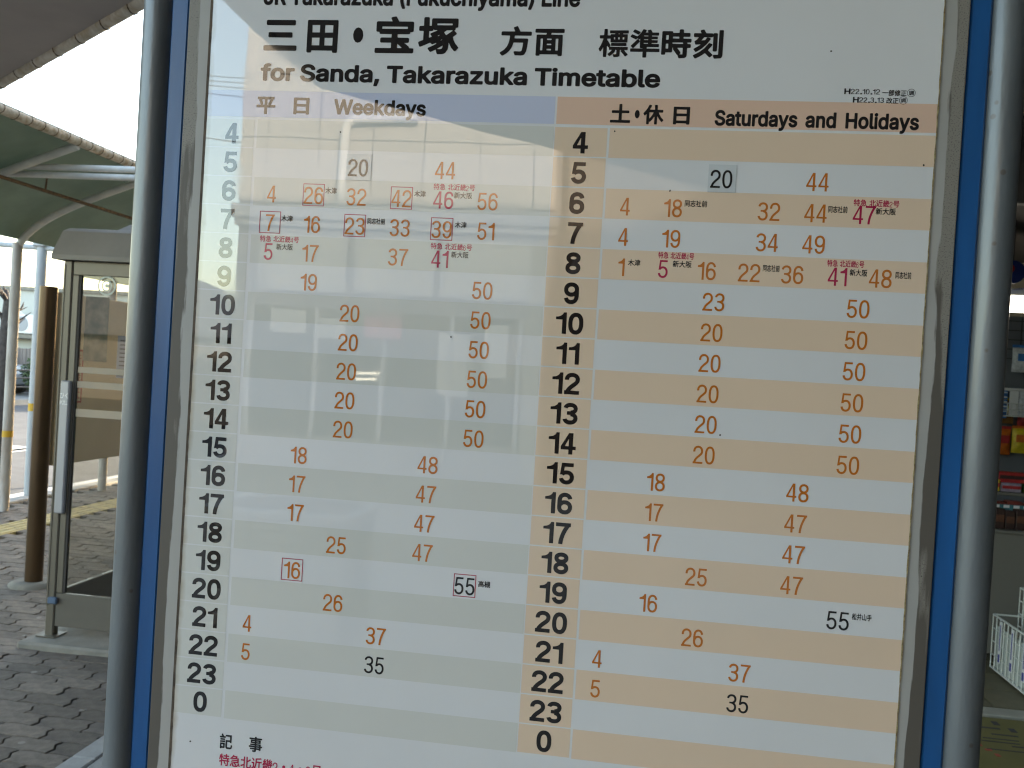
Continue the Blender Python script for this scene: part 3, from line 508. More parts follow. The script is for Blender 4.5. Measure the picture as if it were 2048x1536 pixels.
'正': (1.0, '483,-25 486,19 479,29 297,30 294,38 294,163 441,166 447,170 450,181 450,213 441,224 296,225 294,331 297,335 460,336 469,344 466,391 454,395 47,395 35,388 34,344 41,336 222,336 232,331 232,38 229,30 145,31 143,256 135,266 91,266 83,256 83,38 79,30 29,30 17,25 15,-19 18,-25 29,-29 472,-29'),
'津': (1.0, '25,-12 60,-38 72,-37 122,67 129,33 135,27 269,25 270,-37 279,-50 322,-50 329,-44 330,19 335,27 472,27 482,31 485,69 479,79 335,81 330,88 331,100 335,103 447,103 460,111 461,144 454,155 335,156 330,163 335,174 441,174 450,181 450,244 454,249 485,251 490,263 490,294 479,304 451,306 450,369 446,375 335,378 331,381 329,425 322,430 279,431 271,425 270,381 266,378 172,378 166,375 160,360 79,419 72,422 63,419 40,394 38,381 129,310 138,313 160,339 172,326 267,325 270,313 266,304 141,304 133,294 133,263 141,249 266,249 270,244 266,226 166,225 161,219 160,188 166,175 266,173 270,163 266,156 160,155 147,139 116,164 104,163 23,0;270,88 266,81 141,81 128,75 147,121 160,103 266,103;134,219 128,231 41,291 32,288 7,256 14,244 97,181 110,186;330,231 330,244 335,249 385,249 393,244 391,228 385,226 335,226;330,319 335,326 391,326 393,306 335,304 331,306'),
'準': (1.0, '485,52 487,94 484,100 479,104 285,104 280,106 280,113 280,125 285,130 460,130 466,131 472,138 473,175 466,184 360,185 354,188 354,195 360,199 441,200 449,206 450,238 448,244 441,248 354,250 354,262 441,263 448,269 449,275 449,300 447,306 435,311 354,312 354,325 454,325 460,327 465,338 465,369 460,376 454,378 360,379 335,425 329,429 287,419 280,413 279,406 290,381 285,378 254,378 251,381 264,406 266,413 263,419 254,424 216,434 210,431 183,381 154,343 122,311 116,311 41,344 35,344 29,339 10,313 10,301 16,296 97,257 104,257 116,273 122,275 138,263 129,261 122,257 22,151 23,144 27,138 49,113 60,107 66,109 164,219 164,231 143,256 154,258 166,269 168,119 172,110 218,106 210,104 60,105 22,103 16,97 15,88 15,56 22,47 216,46 218,-44 222,-50 229,-52 266,-52 272,-51 279,-44 280,38 280,44 285,46 472,46 479,47;295,194 295,188 291,185 235,185 227,188 229,199 235,199 291,199;295,256 291,249 227,250 229,262 291,262;295,319 291,311 227,313 229,325 291,325;46,394 47,388 54,380 135,339 141,339 147,344 168,375 168,381 160,391 79,429 68,425'),
'特': (1.0, '416,-34 426,-19 429,6 430,125 479,127 487,138 485,179 479,184 435,184 429,188 429,219 485,223 490,231 490,269 479,279 372,279 368,288 368,313 372,320 460,321 467,331 467,369 462,375 372,377 368,381 366,426 357,431 316,430 310,419 310,381 304,377 222,377 216,374 213,363 213,331 222,320 310,319 310,281 204,279 197,324 153,331 153,419 147,429 104,430 97,425 92,375 95,331 91,328 87,331 90,381 85,386 54,392 41,390 22,263 9,213 16,201 41,187 54,186 59,194 77,269 91,270 95,263 95,169 17,144 13,131 21,94 29,86 91,104 95,100 97,-47 104,-51 141,-51 152,-44 154,124 191,137 197,128 238,125 220,113 219,100 280,19 291,13 322,32 331,44 270,125 369,125 371,13 366,8 304,8 297,3 296,-6 308,-44 316,-51 397,-45;371,188 366,184 210,184 191,195 154,186 153,269 182,269 184,231 191,222 366,222 370,219'),
'田': (1.0, '466,396 454,402 54,402 41,400 35,395 32,381 32,-31 35,-45 47,-52 91,-51 100,-44 102,-25 110,-22 391,-22 397,-23 401,-44 410,-51 454,-52 466,-46 470,-31 470,381;211,156 211,50 103,50 102,156;399,156 398,50 284,50 283,156;211,331 210,229 104,229 102,331;399,331 397,230 285,228 283,231 283,331'),
'畿': (1.0, '45,-31 85,-33 91,-19 204,-19 235,-50 322,4 347,-21 385,-41 422,-47 456,-37 478,-6 489,50 485,58 454,77 446,75 438,25 433,13 422,5 397,10 363,38 410,102 433,144 429,152 403,163 472,164 482,169 483,200 479,209 429,210 397,231 435,234 447,214 478,225 482,231 441,313 435,316 416,310 413,313 461,356 460,368 429,385 391,348 360,344 354,350 398,406 391,414 360,426 354,424 304,356 279,336 275,344 269,425 222,425 222,356 239,213 222,210 215,213 229,218 231,231 191,305 185,309 165,306 211,350 215,356 213,363 179,380 141,341 116,340 112,344 156,400 156,406 147,411 122,422 112,419 63,350 39,331 54,291 94,294 72,274 34,250 45,213 20,206 19,169 29,164 247,164 291,44 247,14 244,19 241,151 47,152 43,144;122,25 91,23 89,44 116,48 122,44;164,25 166,47 197,45 197,25;387,163 366,126 335,85 307,163;122,106 122,94 116,88 91,88 91,111 116,111;166,88 166,111 191,111 197,108 197,90;72,213 185,227 192,213;347,213 297,210 291,219 297,216 335,223;165,269 121,263 147,290 154,290;279,324 282,306 291,294 329,298 334,294 285,261;372,272 397,299 404,297 414,275'),
'社': (1.0, '135,-51 141,-49 148,-37 148,138 154,139 182,106 191,103 223,144 222,150 160,213 159,219 217,319 211,331 191,345 172,345 166,350 166,363 110,431 72,413 69,406 104,349 97,345 22,344 16,338 16,300 17,294 29,289 137,288 109,244 61,194 10,155 3,144 19,106 29,97 87,138 90,-44 97,-50;360,433 322,432 314,425 312,275 216,274 206,269 204,263 204,225 210,217 310,216 314,213 314,31 310,28 185,25 181,19 181,-19 182,-25 190,-31 479,-32 490,-25 491,19 485,26 379,28 374,31 374,213 379,216 472,217 480,225 480,263 472,273 376,275 373,425'),
'記': (1.0, '35,-44 79,-46 91,-24 197,-24 207,-19 209,131 204,142 35,142 31,131 31,-37;10,344 11,306 22,300 222,300 231,306 235,348 400,344 401,244 397,240 247,239 238,231 239,25 246,-12 272,-36 316,-41 410,-41 460,-28 482,6 491,75 485,84 447,99 436,94 430,38 422,21 410,17 316,17 302,19 298,31 298,181 397,182 402,163 410,155 454,156 460,163 460,394 457,400 447,404 241,403 232,394 229,351 166,353 161,356 160,370 116,431 110,434 72,415 69,406 100,356 97,354 22,353;152,31 88,31 87,88 91,92 147,92 153,88;25,169 35,161 210,161 217,169 216,205 204,213 35,212 26,206;206,275 197,282 41,282 35,275 36,238 47,231 197,231 206,238'),
'調': (1.0, '466,405 216,405 211,394 209,144 197,69 184,44 183,138 179,143 35,142 35,-39 72,-41 77,-37 79,-18 147,-17 154,-18 185,-47 194,-44 236,38 253,125 260,199 266,191 416,191 422,195 426,188 426,13 416,5 372,5 364,0 365,-6 379,-44 447,-38 460,-31 471,-12 473,6 473,394;407,163 270,163 270,13 304,10 316,33 404,33 409,38;135,96 137,31 79,31 79,95;311,119 366,120 366,80 316,77 311,81;181,206 172,211 41,211 33,206 32,175 35,167 41,166 172,166 179,167 182,175;260,226 260,356 323,356 319,350 316,315 272,314 268,306 269,275 272,271 318,269 319,238 266,235;359,356 422,356 426,350 426,238 422,231 363,238 364,269 410,271 414,275 415,306 410,314 366,315;182,238 182,269 172,277 41,277 32,269 32,238 41,231 172,231;196,300 197,338 191,342 132,344 145,356 104,428 72,415 66,406 97,344 22,343 13,338 14,300 22,296 185,296'),
'近': (1.0, '441,427 429,430 366,417 210,401 197,394 193,206 181,138 147,62 142,75 141,244 129,250 29,250 16,244 15,200 19,194 79,191 83,188 82,69 41,40 9,6 10,-2 35,-37 47,-42 54,-38 97,13 110,19 191,-24 241,-34 304,-36 479,-28 494,19 491,26 479,30 397,26 391,31 395,219 397,227 479,227 487,238 485,278 472,284 266,284 257,288 257,344 260,350 397,366 472,385 472,400;335,226 336,38 341,28 376,25 297,21 247,23 204,31 203,38 233,100 249,169 256,225;34,400 30,394 35,381 110,294 122,295 155,319 154,333 75,419 66,421'),
'部': (1.0, '347,-50 354,-47 358,-37 360,31 372,21 416,22 447,32 466,50 476,75 479,106 473,150 457,188 425,231 485,381 447,406 310,404 303,394 302,238 297,230 291,236 235,237 265,313 279,316 287,325 285,367 279,372 191,373 162,431 122,424 113,413 127,375 122,372 41,372 29,363 29,325 35,317 59,313 86,238 22,237 15,225 15,188 29,181 285,181 297,187 303,175 304,-44 310,-49;47,154 44,144 44,-37 47,-45 91,-47 98,-44 104,-24 210,-24 215,-25 222,-43 266,-44 272,-40 276,-31 272,153 260,157;214,100 216,38 210,32 104,33 104,101;404,348 410,344 363,225 401,175 416,144 420,94 416,84 404,79 360,79 358,344 366,348;119,313 129,316 191,316 200,313 172,237 147,238'),
'阪': (1.0, '37,-50 72,-51 84,-44 85,63 91,67 135,68 166,77 184,94 194,119 196,144 192,181 176,219 147,256 201,381 198,394 172,409 41,410 30,400 30,-37;441,427 222,397 211,388 207,131 194,56 159,-19 166,-31 197,-53 208,-50 222,-21 229,-21 247,-47 260,-52 304,-28 360,19 410,-27 454,-52 464,-50 491,-19 491,-4 447,20 399,63 398,69 427,119 452,188 468,275 435,287 272,285 268,294 268,338 272,346 397,360 468,375 472,388;272,191 300,113 324,69 297,41 241,5 239,13 248,31 264,119 267,175;360,117 328,188 318,225 322,229 397,229 402,225 393,188;91,241 121,206 137,175 140,138 135,126 129,123 85,125 85,238;91,259 85,263 85,350 122,354 128,350'),
'面': (1.0, '41,-52 54,-57 91,-56 101,-50 106,-31 110,-30 391,-30 397,-50 404,-55 447,-57 460,-51 465,-37 463,294 459,300 447,305 270,306 277,331 285,335 479,336 485,340 489,350 489,388 485,398 472,404 29,404 16,397 13,388 13,350 16,341 22,336 197,334 201,331 197,313 191,305 54,305 41,301 37,294 36,-37 36,-44;110,38 105,44 105,231 110,237 135,237 141,236 144,231 144,44 141,39;284,44 279,38 216,38 211,44 211,56 213,63 216,64 279,64 282,63 284,56;391,39 354,39 352,44 352,231 354,236 385,237 391,236 394,231 394,44;284,131 279,127 216,127 211,131 211,144 216,151 279,151 284,144;284,231 284,219 279,214 216,214 211,219 211,231 216,237 279,237'),
'高': (1.0, '38,-44 54,-51 85,-50 94,-44 95,131 104,136 397,136 404,131 404,6 397,3 360,6 364,13 364,113 360,126 135,127 130,119 130,-12 141,-22 179,-21 185,-16 191,4 341,4 347,0 346,-12 356,-37 366,-47 441,-40 454,-31 463,-6 463,181 454,189 397,191 42,188 37,175;308,75 307,56 304,54 188,56 187,75 191,79 304,79;408,313 397,318 104,318 95,306 95,206 104,196 404,197 410,206;154,250 154,263 160,269 341,269 347,268 349,263 347,247 341,245 160,245;19,338 22,327 29,324 110,321 466,324 479,331 480,369 477,375 466,379 285,380 266,426 254,432 211,419 216,379 29,379 19,369')
}
_gc = {}


def glyph(k):
    if k in _gc:
        return _gc[k]
    w, st = GLYPHS[k]
    V, E = [], []
    for l in st.split(';'):
        n0 = len(V)
        pts = [tuple(float(a) / 500 for a in p.split(',')) for p in l.split()]
        V += [Vector(p) for p in pts]
        n = len(pts)
        E += [(n0 + i, n0 + (i + 1) % n) for i in range(n)]
    r = delaunay_2d_cdt(V, E, [], 0, 1e-5)
    edges = [(V[a].x, V[a].y, V[b].x, V[b].y) for a, b in E]

    def ins(x, y):
        c = False
        for px, py, qx, qy in edges:
            if (py > y) != (qy > y) and x < (qx - px) * (y - py) / (qy - py) + px:
                c = not c
        return c
    vs = [tuple(v) for v in r[0]]
    fs = [tuple(f) for f in r[2] if ins(sum(vs[i][0] for i in f) / 3, sum(vs[i][1] for i in f) / 3)]
    _gc[k] = (w, vs, fs)
    return _gc[k]


def keys_of(s, style):
    out = []
    for ch in s:
        if ch.isdigit():
            out.append(('B' if style == 'bold' else 'D') + ch)
        else:
            out.append(ch)
    return out


def text_mesh(name, s, h, material, width=None, style='bold', gap=None, space=0.33):
    """flat lettering in the XZ plane, centred on its own box; h = cap height (Latin) or em (Japanese)"""
    V, F = [], []
    x = 0.0
    for k in keys_of(s, style):
        if k == ' ':
            x += space
            continue
        w, vs, fs = glyph(k)
        cjk = len(k) == 1 and ord(k) > 0x2e80
        dig = len(k) == 2
        sc = 1.0
        dy = 0.0
        if cjk:
            dy = 0.12
        if dig and any(ord(c) > 0x2e80 for c in s):
            sc = 0.78
        if not cjk and not dig and any(ord(c) > 0x2e80 for c in s):
            sc = 0.78
        n = len(V)
        V += [(px * sc + x, (py + dy) * sc) for px, py in vs]
        F += [tuple(i + n for i in t) for t in fs]
        x += (w + ((0.085 if style == 'bold' else 0.10) if dig else 0.0) + (gap or 0)) * sc
    xs = [p[0] for p in V]
    x0, x1 = min(xs), max(xs)
    sx = h if width is None else width / (x1 - x0)
    has_cjk = any(ord(c) > 0x2e80 for c in s)
    mid = 0.5
    me = bpy.data.meshes.new(name)
    me.from_pydata([((p[0] - (x0 + x1) / 2) * sx, 0.0, (p[1] - mid) * h) for p in V], [], F)
    me.materials.append(material)
    me.update()
    return me


# ================================================================== GROUND
M_ground = mat('ground_earth', (0.16, 0.15, 0.14), 0.9, var=0.15, scale=1.5, bump=0.2)
M_asphalt = mat('asphalt', (0.085, 0.09, 0.095), 0.85, var=0.18, scale=3.0, bump=0.35, bscale=120)
M_bed = mat('paving_bed', (0.018, 0.016, 0.014), 0.95, var=0.3, scale=30)
M_conc = mat('concrete_light', (0.235, 0.22, 0.185), 0.85, var=0.14, scale=9, bump=0.2, bscale=80)
M_kerb = mat('kerb_concrete', (0.36, 0.35, 0.33), 0.85, var=0.14, scale=7, bump=0.2, rand=0.06)
M_paint = mat('road_paint', (0.72, 0.72, 0.70), 0.7, col2=(0.45, 0.45, 0.44), scale=14, detail=6)
structure('ground', MB().box(-400, 400, -400, 400, -0.6, -0.135), M_ground)
structure('road', MB().add([(-26, -60, -0.13), (-6.14, -60, -0.13), (-6.14, 160, -0.13), (-26, 160, -0.13)], [(0, 1, 2, 3)]), M_asphalt)
structure('plaza', MB().box(-1.2, 30, -30, 2.0, -0.13, -0.006),
          mat('plaza_paving', (0.30, 0.272, 0.24), 0.85, var=0.2, scale=4, bump=0.3, bscale=40))
structure('forecourt', MB().box(-5.98, -1.201, -30, 0.6, -0.13, -0.007), MATS['plaza_paving'])
pavement = structure('pavement', MB().box(-5.98, -2.0, 0.601, 40, -0.13, -0.045), M_bed)

# interlocking wavy pavers: rows along X
BL, BW, JT = 0.225, 0.1125, 0.007


def paver_outline():
    a = 0.009
    q = BL / 4
    top = [(-BL / 2 + JT / 2, 0), (-q, a), (0, 0), (q, a), (BL / 2 - JT / 2, 0)]
    b = 0.010
    hw = BW / 2 - JT / 2
    bot = [(x, y - hw) for x, y in top]
    up = [(x, y + hw) for x, y in top]
    right = [(BL / 2 - JT / 2 + b, -hw * 0.35 + 0.003), (BL / 2 - JT / 2 - b, hw * 0.35 + 0.003)]
    left = [(-BL / 2 + JT / 2 - b, hw * 0.35 + 0.003), (-BL / 2 + JT / 2 + b, -hw * 0.35 + 0.003)]
    return bot + right + up[::-1] + left


PO = paver_outline()


def paver_geo(cx, cy, dz, tilt):
    n = len(PO)
    cxs = 0.94
    v = [(cx + x * cxs if False else cx + x * 0.985, cy + y * 0.965, dz + tilt[0] * x + tilt[1] * y) for x, y in PO]
    v += [(cx + x, cy + y, dz - 0.004 + tilt[0] * x + tilt[1] * y) for x, y in PO]
    v += [(cx + x, cy + y, -0.044) for x, y in PO]
    f = [tuple(range(n))]
    for i in range(n):
        j = (i + 1) % n
        f.append((n + i, n + j, j, i))
        f.append((2 * n + i, 2 * n + j, n + j, n + i))
    return v, f


M_paver = mat('paver', (0.158, 0.128, 0.102), 0.8, var=0.24, scale=20, bump=0.4, bscale=150, rand=0.3, spots=(.26, .23, .20), coords='Object')
M_paver_far = mat('paver_far', (0.150, 0.124, 0.104), 0.8, var=0.28, scale=9, bump=0.35, bscale=150, coords='Object')
paver_meshes = []
for i in range(5):
    rr = random.Random(i)
    v, f = paver_geo(0, 0, 0.0, (rr.uniform(-.012, .012), rr.uniform(-.012, .012)))
    me = bpy.data.meshes.new('paver')
    me.from_pydata(v, [], f)
    me.materials.append(M_paver)
    paver_meshes.append(me)
far = MB()
near_list = []
row = 0
y = 0.66
while y < 14:
    off = (row % 2) * BL / 2
    x = -5.93 + off + BL / 2
    while x < -1.93:
        if not (-5.36 < x < -4.97):
            k = -(x - 0.0976) / (y + 0.923)
            if 0.585 < k < 0.80 and y > 2.1:
                near_list.append((math.hypot(x, y + .9), x, y))
            else:
                v, f = paver_geo(x, y, random.uniform(-.002, .002), (random.uniform(-.01, .01), random.uniform(-.01, .01)))
                far.add(v, f)
        x += BL
    y += BW
    row += 1
near_list.sort()
for d, x, y in near_list[:300]:
    link('paver', random.choice(paver_meshes), pavement, (x, y, random.uniform(-.0025, .0025)))
for d, x, y in near_list[300:]:
    v, f = paver_geo(x, y, random.uniform(-.002, .002), (0, 0))
    far.add(v, f)
link('paver_field', far.mesh('paver_field', M_paver_far), pavement, kind='stuff')

# tactile strip: yellow 300 mm tiles with four raised bars
M_tact = mat('tactile_yellow', (0.62, 0.50, 0.20), 0.7, col2=(0.42, 0.34, 0.17), scale=12, bump=0.2, rand=0.08)
tm = MB().box(-.148, .148, -.148, .148, -.044, 0.0, 0.003)
for k in range(4):
    cx = -.108 + k * .072
    tm.box(cx - .014, cx + .014, -.142, .142, 0.0, 0.005, 0.002)
tme = tm.mesh('tactile_tile', M_tact)
tact = link('tactile_strip', None, None, (-5.165, 0, 0.004), kind='structure')
for i in range(42):
    link('tactile_tile', tme, tact, (0, 0.8 + i * 0.3, 0))

# kerb stones of the pavement
ks = MB().box(-.08, .08, -.298, .298, -.128, 0.012, 0.012)
kme = ks.mesh('kerb_stone', M_kerb)
kerb = link('kerb', None, None, (-6.06, 0, 0), kind='structure')
for i in range(52):
    link('kerb_stone', kme, kerb, (0, -2.0 + i * 0.6, 0))
# low concrete edging and slabs right of the pavers
em = MB().box(-.05, .05, -.398, .398, -.1, 0.004, 0.006).mesh('edging_stone', M_kerb)
edging = link('edging', None, None, (-1.945, 0, 0), kind='structure')
for i in range(8):
    link('edging_stone', em, edging, (0, 0.4 + i * 0.8, 0))
sm = MB().box(-.444, .444, -.444, .444, -.1, 0.0, 0.005).mesh('concrete_slab', mat('slab', (0.30, 0.29, 0.27), 0.85, var=0.12, scale=10, bump=.2, rand=.08))
terrace = link('terrace', None, None, (-1.447, 0.4, 0), kind='structure')
for i in range(4):
    for j in range(5 if i < 3 else 4):
        link('concrete_slab', sm, terrace, (i * .894, 0.45 + j * .894, 0))
# road markings
mk = link('road_marking', None, None, (0, 0, -0.126), kind='structure')
link('edge_line', MB().add([(-6.98, -30, 0), (-6.83, -30, 0), (-6.55, 40, 0), (-6.70, 40, 0)], [(0, 1, 2, 3)]).mesh('edge_line', M_paint), mk)
link('stop_line', MB().add([(-12.6, 12.0, 0), (-9.5, 12.3, 0), (-9.5, 13.2, 0), (-12.6, 13.0, 0)], [(0, 1, 2, 3)]).mesh('stop_line', M_paint), mk)
link('lane_line', MB().add([(-9.75, 10.5, 0), (-9.60, 10.5, 0), (-9.6, 14.5, 0), (-9.75, 14.5, 0)], [(0, 1, 2, 3)]).mesh('lane_line', M_paint), mk)

# ================================================================== NOTICE BOARD AND POSTER
S = 0.03          # one timetable row is 30 mm
Z0 = 1.8474       # height of the top of the first row


def zv(v):
    return Z0 - v * S


M_panel = bpy.data.materials.new('worn_grey_panel')
M_panel.use_nodes = True
nt = M_panel.node_tree
b = nt.nodes['Principled BSDF']
b.inputs['Roughness'].default_value = 0.55
tc = nt.nodes.new('ShaderNodeTexCoord')
sep = nt.nodes.new('ShaderNodeSeparateXYZ')
nt.links.new(tc.outputs['Object'], sep.inputs[0])
ab = nt.nodes.new('ShaderNodeMath')
ab.operation = 'ABSOLUTE'
ad = nt.nodes.new('ShaderNodeMath')
ad.operation = 'ADD'
ad.inputs[1].default_value = 0.005
nt.links.new(sep.outputs['X'], ad.inputs[0])
nt.links.new(ad.outputs[0], ab.inputs[0])
mp = nt.nodes.new('ShaderNodeMapping')
mp.inputs['Scale'].default_value = (1, 1, 0.12)
nt.links.new(tc.outputs['Object'], mp.inputs[0])
n1 = nt.nodes.new('ShaderNodeTexNoise')
n1.inputs['Scale'].default_value = 70
n1.inputs['Detail'].default_value = 6
nt.links.new(mp.outputs[0], n1.inputs['Vector'])
ma = nt.nodes.new('ShaderNodeMath')
ma.operation = 'MULTIPLY_ADD'
ma.inputs[1].default_value = 0.022
nt.links.new(n1.outputs['Fac'], ma.inputs[0])
nt.links.new(ab.outputs[0], ma.inputs[2])
gt = nt.nodes.new('ShaderNodeMapRange')       # residue of old adhesive tape along the outer edge
gt.inputs['From Min'].default_value = 0.3885
gt.inputs['From Max'].default_value = 0.3898
nt.links.new(ma.outputs[0], gt.inputs['Value'])
n2 = nt.nodes.new('ShaderNodeTexNoise')
n2.inputs['Scale'].default_value = 800
n2.inputs['Detail'].default_value = 4
nt.links.new(tc.outputs['Object'], n2.inputs['Vector'])
r2 = nt.nodes.new('ShaderNodeValToRGB')
r2.color_ramp.elements[0].position = 0.28
r2.color_ramp.elements[0].color = (0.06, 0.052, 0.045, 1)
r2.color_ramp.elements[1].position = 0.46
r2.color_ramp.elements[1].color = (0.255, 0.235, 0.205, 1)
nt.links.new(n2.outputs['Fac'], r2.inputs[0])
n3 = nt.nodes.new('ShaderNodeTexNoise')
n3.inputs['Scale'].default_value = 18
nt.links.new(tc.outputs['Object'], n3.inputs['Vector'])
r3 = nt.nodes.new('ShaderNodeValToRGB')
r3.color_ramp.elements[0].color = (0.36, 0.35, 0.33, 1)
r3.color_ramp.elements[1].color = (0.43, 0.42, 0.40, 1)
nt.links.new(n3.outputs['Fac'], r3.inputs[0])
n4 = nt.nodes.new('ShaderNodeTexNoise')
n4.inputs['Scale'].default_value = 45
n4.inputs['Detail'].default_value = 7
nt.links.new(mp.outputs[0], n4.inputs['Vector'])
zr = nt.nodes.new('ShaderNodeMapRange')
zr.inputs['From Min'].default_value = 1.95
zr.inputs['From Max'].default_value = 1.25
nt.links.new(sep.outputs['Z'], zr.inputs['Value'])
zm = nt.nodes.new('ShaderNodeMath')
zm.operation = 'MULTIPLY_ADD'
zm.inputs[1].default_value = 0.35
nt.links.new(zr.outputs[0], zm.inputs[0])
nt.links.new(n4.outputs['Fac'], zm.inputs[2])
zg = nt.nodes.new('ShaderNodeMapRange')
zg.inputs['From Min'].default_value = 0.60
zg.inputs['From Max'].default_value = 0.66
nt.links.new(zm.outputs[0], zg.inputs['Value'])
m4 = nt.nodes.new('ShaderNodeMixRGB')
m4.inputs[2].default_value = (0.11, 0.095, 0.08, 1)
nt.links.new(zg.outputs[0], m4.inputs[0])
nt.links.new(r2.outputs[0], m4.inputs[1])
mx = nt.nodes.new('ShaderNodeMixRGB')
nt.links.new(gt.outputs[0], mx.inputs[0])
nt.links.new(r3.outputs[0], mx.inputs[1])
nt.links.new(m4.outputs[0], mx.inputs[2])
nt.links.new(mx.outputs[0], b.inputs['Base Color'])

M_pipe = mat('silver_pipe_paint', (0.145, 0.163, 0.175), 0.40, metal=0.25, var=0.12, scale=22, bump=0.06, bscale=260, coat=0.25, stretch=(1, 1, .25), spots=(0.12, 0.11, 0.10), spot_scale=30.0)
M_blue = mat('blue_trim', (0.005, 0.092, 0.28), 0.34, var=0.28, scale=12, bump=0.03, bscale=200, stretch=(1, 1, .15))
board = thing('notice_board', 'grey notice board with blue edge trim on two silver pipe posts', 'notice board', (0, 0, 0))
part('panel', MB().box(-13.2 * S, 12.86 * S, 0.0, 0.018, zv(27.2), zv(-9.5), 0.0008), M_panel, board)
part('blue_trim', MB().box(-13.95 * S, -13.21 * S, 0.003, 0.026, zv(28), zv(-10.3), 0.003), M_blue, board)
part('blue_trim', MB().box(12.88 * S, 13.60 * S, 0.003, 0.026, zv(28), zv(-10.3), 0.003), M_blue, board)
part('top_rail', MB().box(-14.0 * S, 13.6 * S, 0.012, 0.035, zv(-10.3), zv(-11.4), 0.003), M_blue, board)
part('bottom_rail', MB().box(-14.0 * S, 13.6 * S, 0.012, 0.035, zv(29.1), zv(28), 0.003), M_blue, board)
for px in (-14.45 * S, 14.13 * S):
    po = part('post', MB().tube([(px, 0.012, 0.008), (px, 0.012, 2.36)], 0.0178, 40), M_pipe, board)
    part('post_cap', MB().tube([(px, 0.012, 2.36), (px, 0.012, 2.372)], 0.0195, 32), M_pipe, po)
    part('base_plate', MB().box(px - .07, px + .07, -.06, .085, 0.001, 0.009, .002), M_pipe, po)
    for zz in (zv(-6), zv(24)):
        sgn = 1 if px < 0 else -1
        part('bracket', MB().box(min(px, px + sgn * .03), max(px, px + sgn * .03), 0.031, 0.036, zz - .03, zz + .03, .001), M_pipe, po)

COAT = 1.74
PT = dict(coat=1.0, coat_ior=COAT, spec=0.0, coat_wave=0.0002)
M_paper = mat('poster_white', (0.735, 0.732, 0.742), 0.7, var=0.035, scale=3, **PT)
M_grey_band = mat('poster_grey_green', (0.655, 0.650, 0.612), 0.7, var=0.02, scale=5, **PT)
M_blue_head = mat('poster_blue_head', (0.565, 0.60, 0.75), 0.7, **PT)
M_orange_band = mat('poster_tan', (0.80, 0.605, 0.45), 0.7, var=0.02, scale=5, **PT)
M_orange_head = mat('poster_peach_head', (0.78, 0.53, 0.405), 0.7, **PT)
M_black = mat('ink_black', (0.012, 0.010, 0.010), 0.6, **PT)
M_brown_ink = mat('ink_orange', (0.56, 0.155, 0.02), 0.6, **PT)
M_red = mat('ink_magenta', (0.46, 0.018, 0.07), 0.6, **PT)
M_boxline = mat('ink_box_red', (0.42, 0.03, 0.07), 0.6, **PT)
M_stick = mat('sticker_white', (0.62, 0.64, 0.655), 0.7, **PT)
M_edge_l = mat('edge_strip_dark', (0.10, 0.07, 0.05), 0.8, var=0.4, scale=60)
M_tape_r = mat('edge_tape_yellow', (0.50, 0.40, 0.20), 0.7, col2=(0.16, 0.10, 0.05), scale=160, detail=6)

PZ = zv(25.8)
poster = thing('timetable_poster', 'white railway timetable sheet with grey and tan row bands', 'poster', (0, -0.0012, PZ))
L_U, R_U = -12.28, 12.06


def flat(name, u0, u1, v0, v1, layer, m, parent=None, **kw):
    yb = -0.00012 * layer
    mb = MB().add([(u0 * S, yb, zv(v1) - PZ), (u1 * S, yb, zv(v1) - PZ), (u1 * S, yb, zv(v0) - PZ), (u0 * S, yb, zv(v0) - PZ)], [(0, 1, 2, 3)])
    return link(name, mb.mesh(name, m), parent or poster, **kw)


sheet = link('sheet', MB().box(L_U * S, R_U * S, 0.0, 0.0010, 0, zv(-8.6) - PZ).mesh('sheet', M_paper), poster)
# narrow dark strip at the left edge, torn yellow tape at the right
for name, uu, w, m in (('edge_strip', L_U - 0.055, 0.045, M_edge_l), ('edge_strip', R_U + 0.012, 0.02, M_tape_r)):
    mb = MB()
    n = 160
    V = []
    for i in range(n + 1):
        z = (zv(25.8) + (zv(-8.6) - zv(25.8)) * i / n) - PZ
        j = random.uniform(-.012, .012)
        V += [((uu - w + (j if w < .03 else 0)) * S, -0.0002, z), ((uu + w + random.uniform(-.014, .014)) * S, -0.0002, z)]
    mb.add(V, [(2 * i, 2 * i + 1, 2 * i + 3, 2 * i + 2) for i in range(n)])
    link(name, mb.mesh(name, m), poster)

flat('header_band', L_U + .0, -0.045, -0.985, -0.075, 1, M_blue_head, label='pale blue band behind the weekday heading')
flat('header_band', 0.02, R_U, -0.985, -0.075, 1, M_orange_head, label='peach band behind the Saturday and holiday heading')
GAP = 0.022
for i in range(21):
    # hour cells
    flat('hour_cell', L_U, -10.515, i + GAP, i + 1 - GAP, 1, M_grey_band)
    flat('hour_cell', 0.0, 1.742, i + GAP, i + 1 - GAP, 1, M_orange_band)
    if i % 2 == 0:
        flat('row_band', -10.41, -0.035, i + 0.01, i + 1.0, 1, M_grey_band)
        flat('row_band', 1.817, R_U, i + 0.01, i + 1.0, 1, M_orange_band)

HOURS = list(range(4, 24)) + [0]
TM = {}


def text(name, s, u, v, h, m, width=None, style='bold', layer=2, gap=None, space=0.33, parent=None, **kw):
    key = (s, h, m.name, width, style, gap)
    if key not in TM:
        TM[key] = text_mesh(name, s, h * S, m, None if width is None else width * S, style, gap, space)
    return link(name, TM[key], parent or poster, (u * S, -0.00012 * layer, zv(v) - PZ), **kw)


for i, hh in enumerate(HOURS):
    text('hour_numeral', str(hh), -11.32, i + 0.515, 0.715, M_black)
    text('hour_numeral', str(hh), 0.875, i + 0.525, 0.715, M_black)

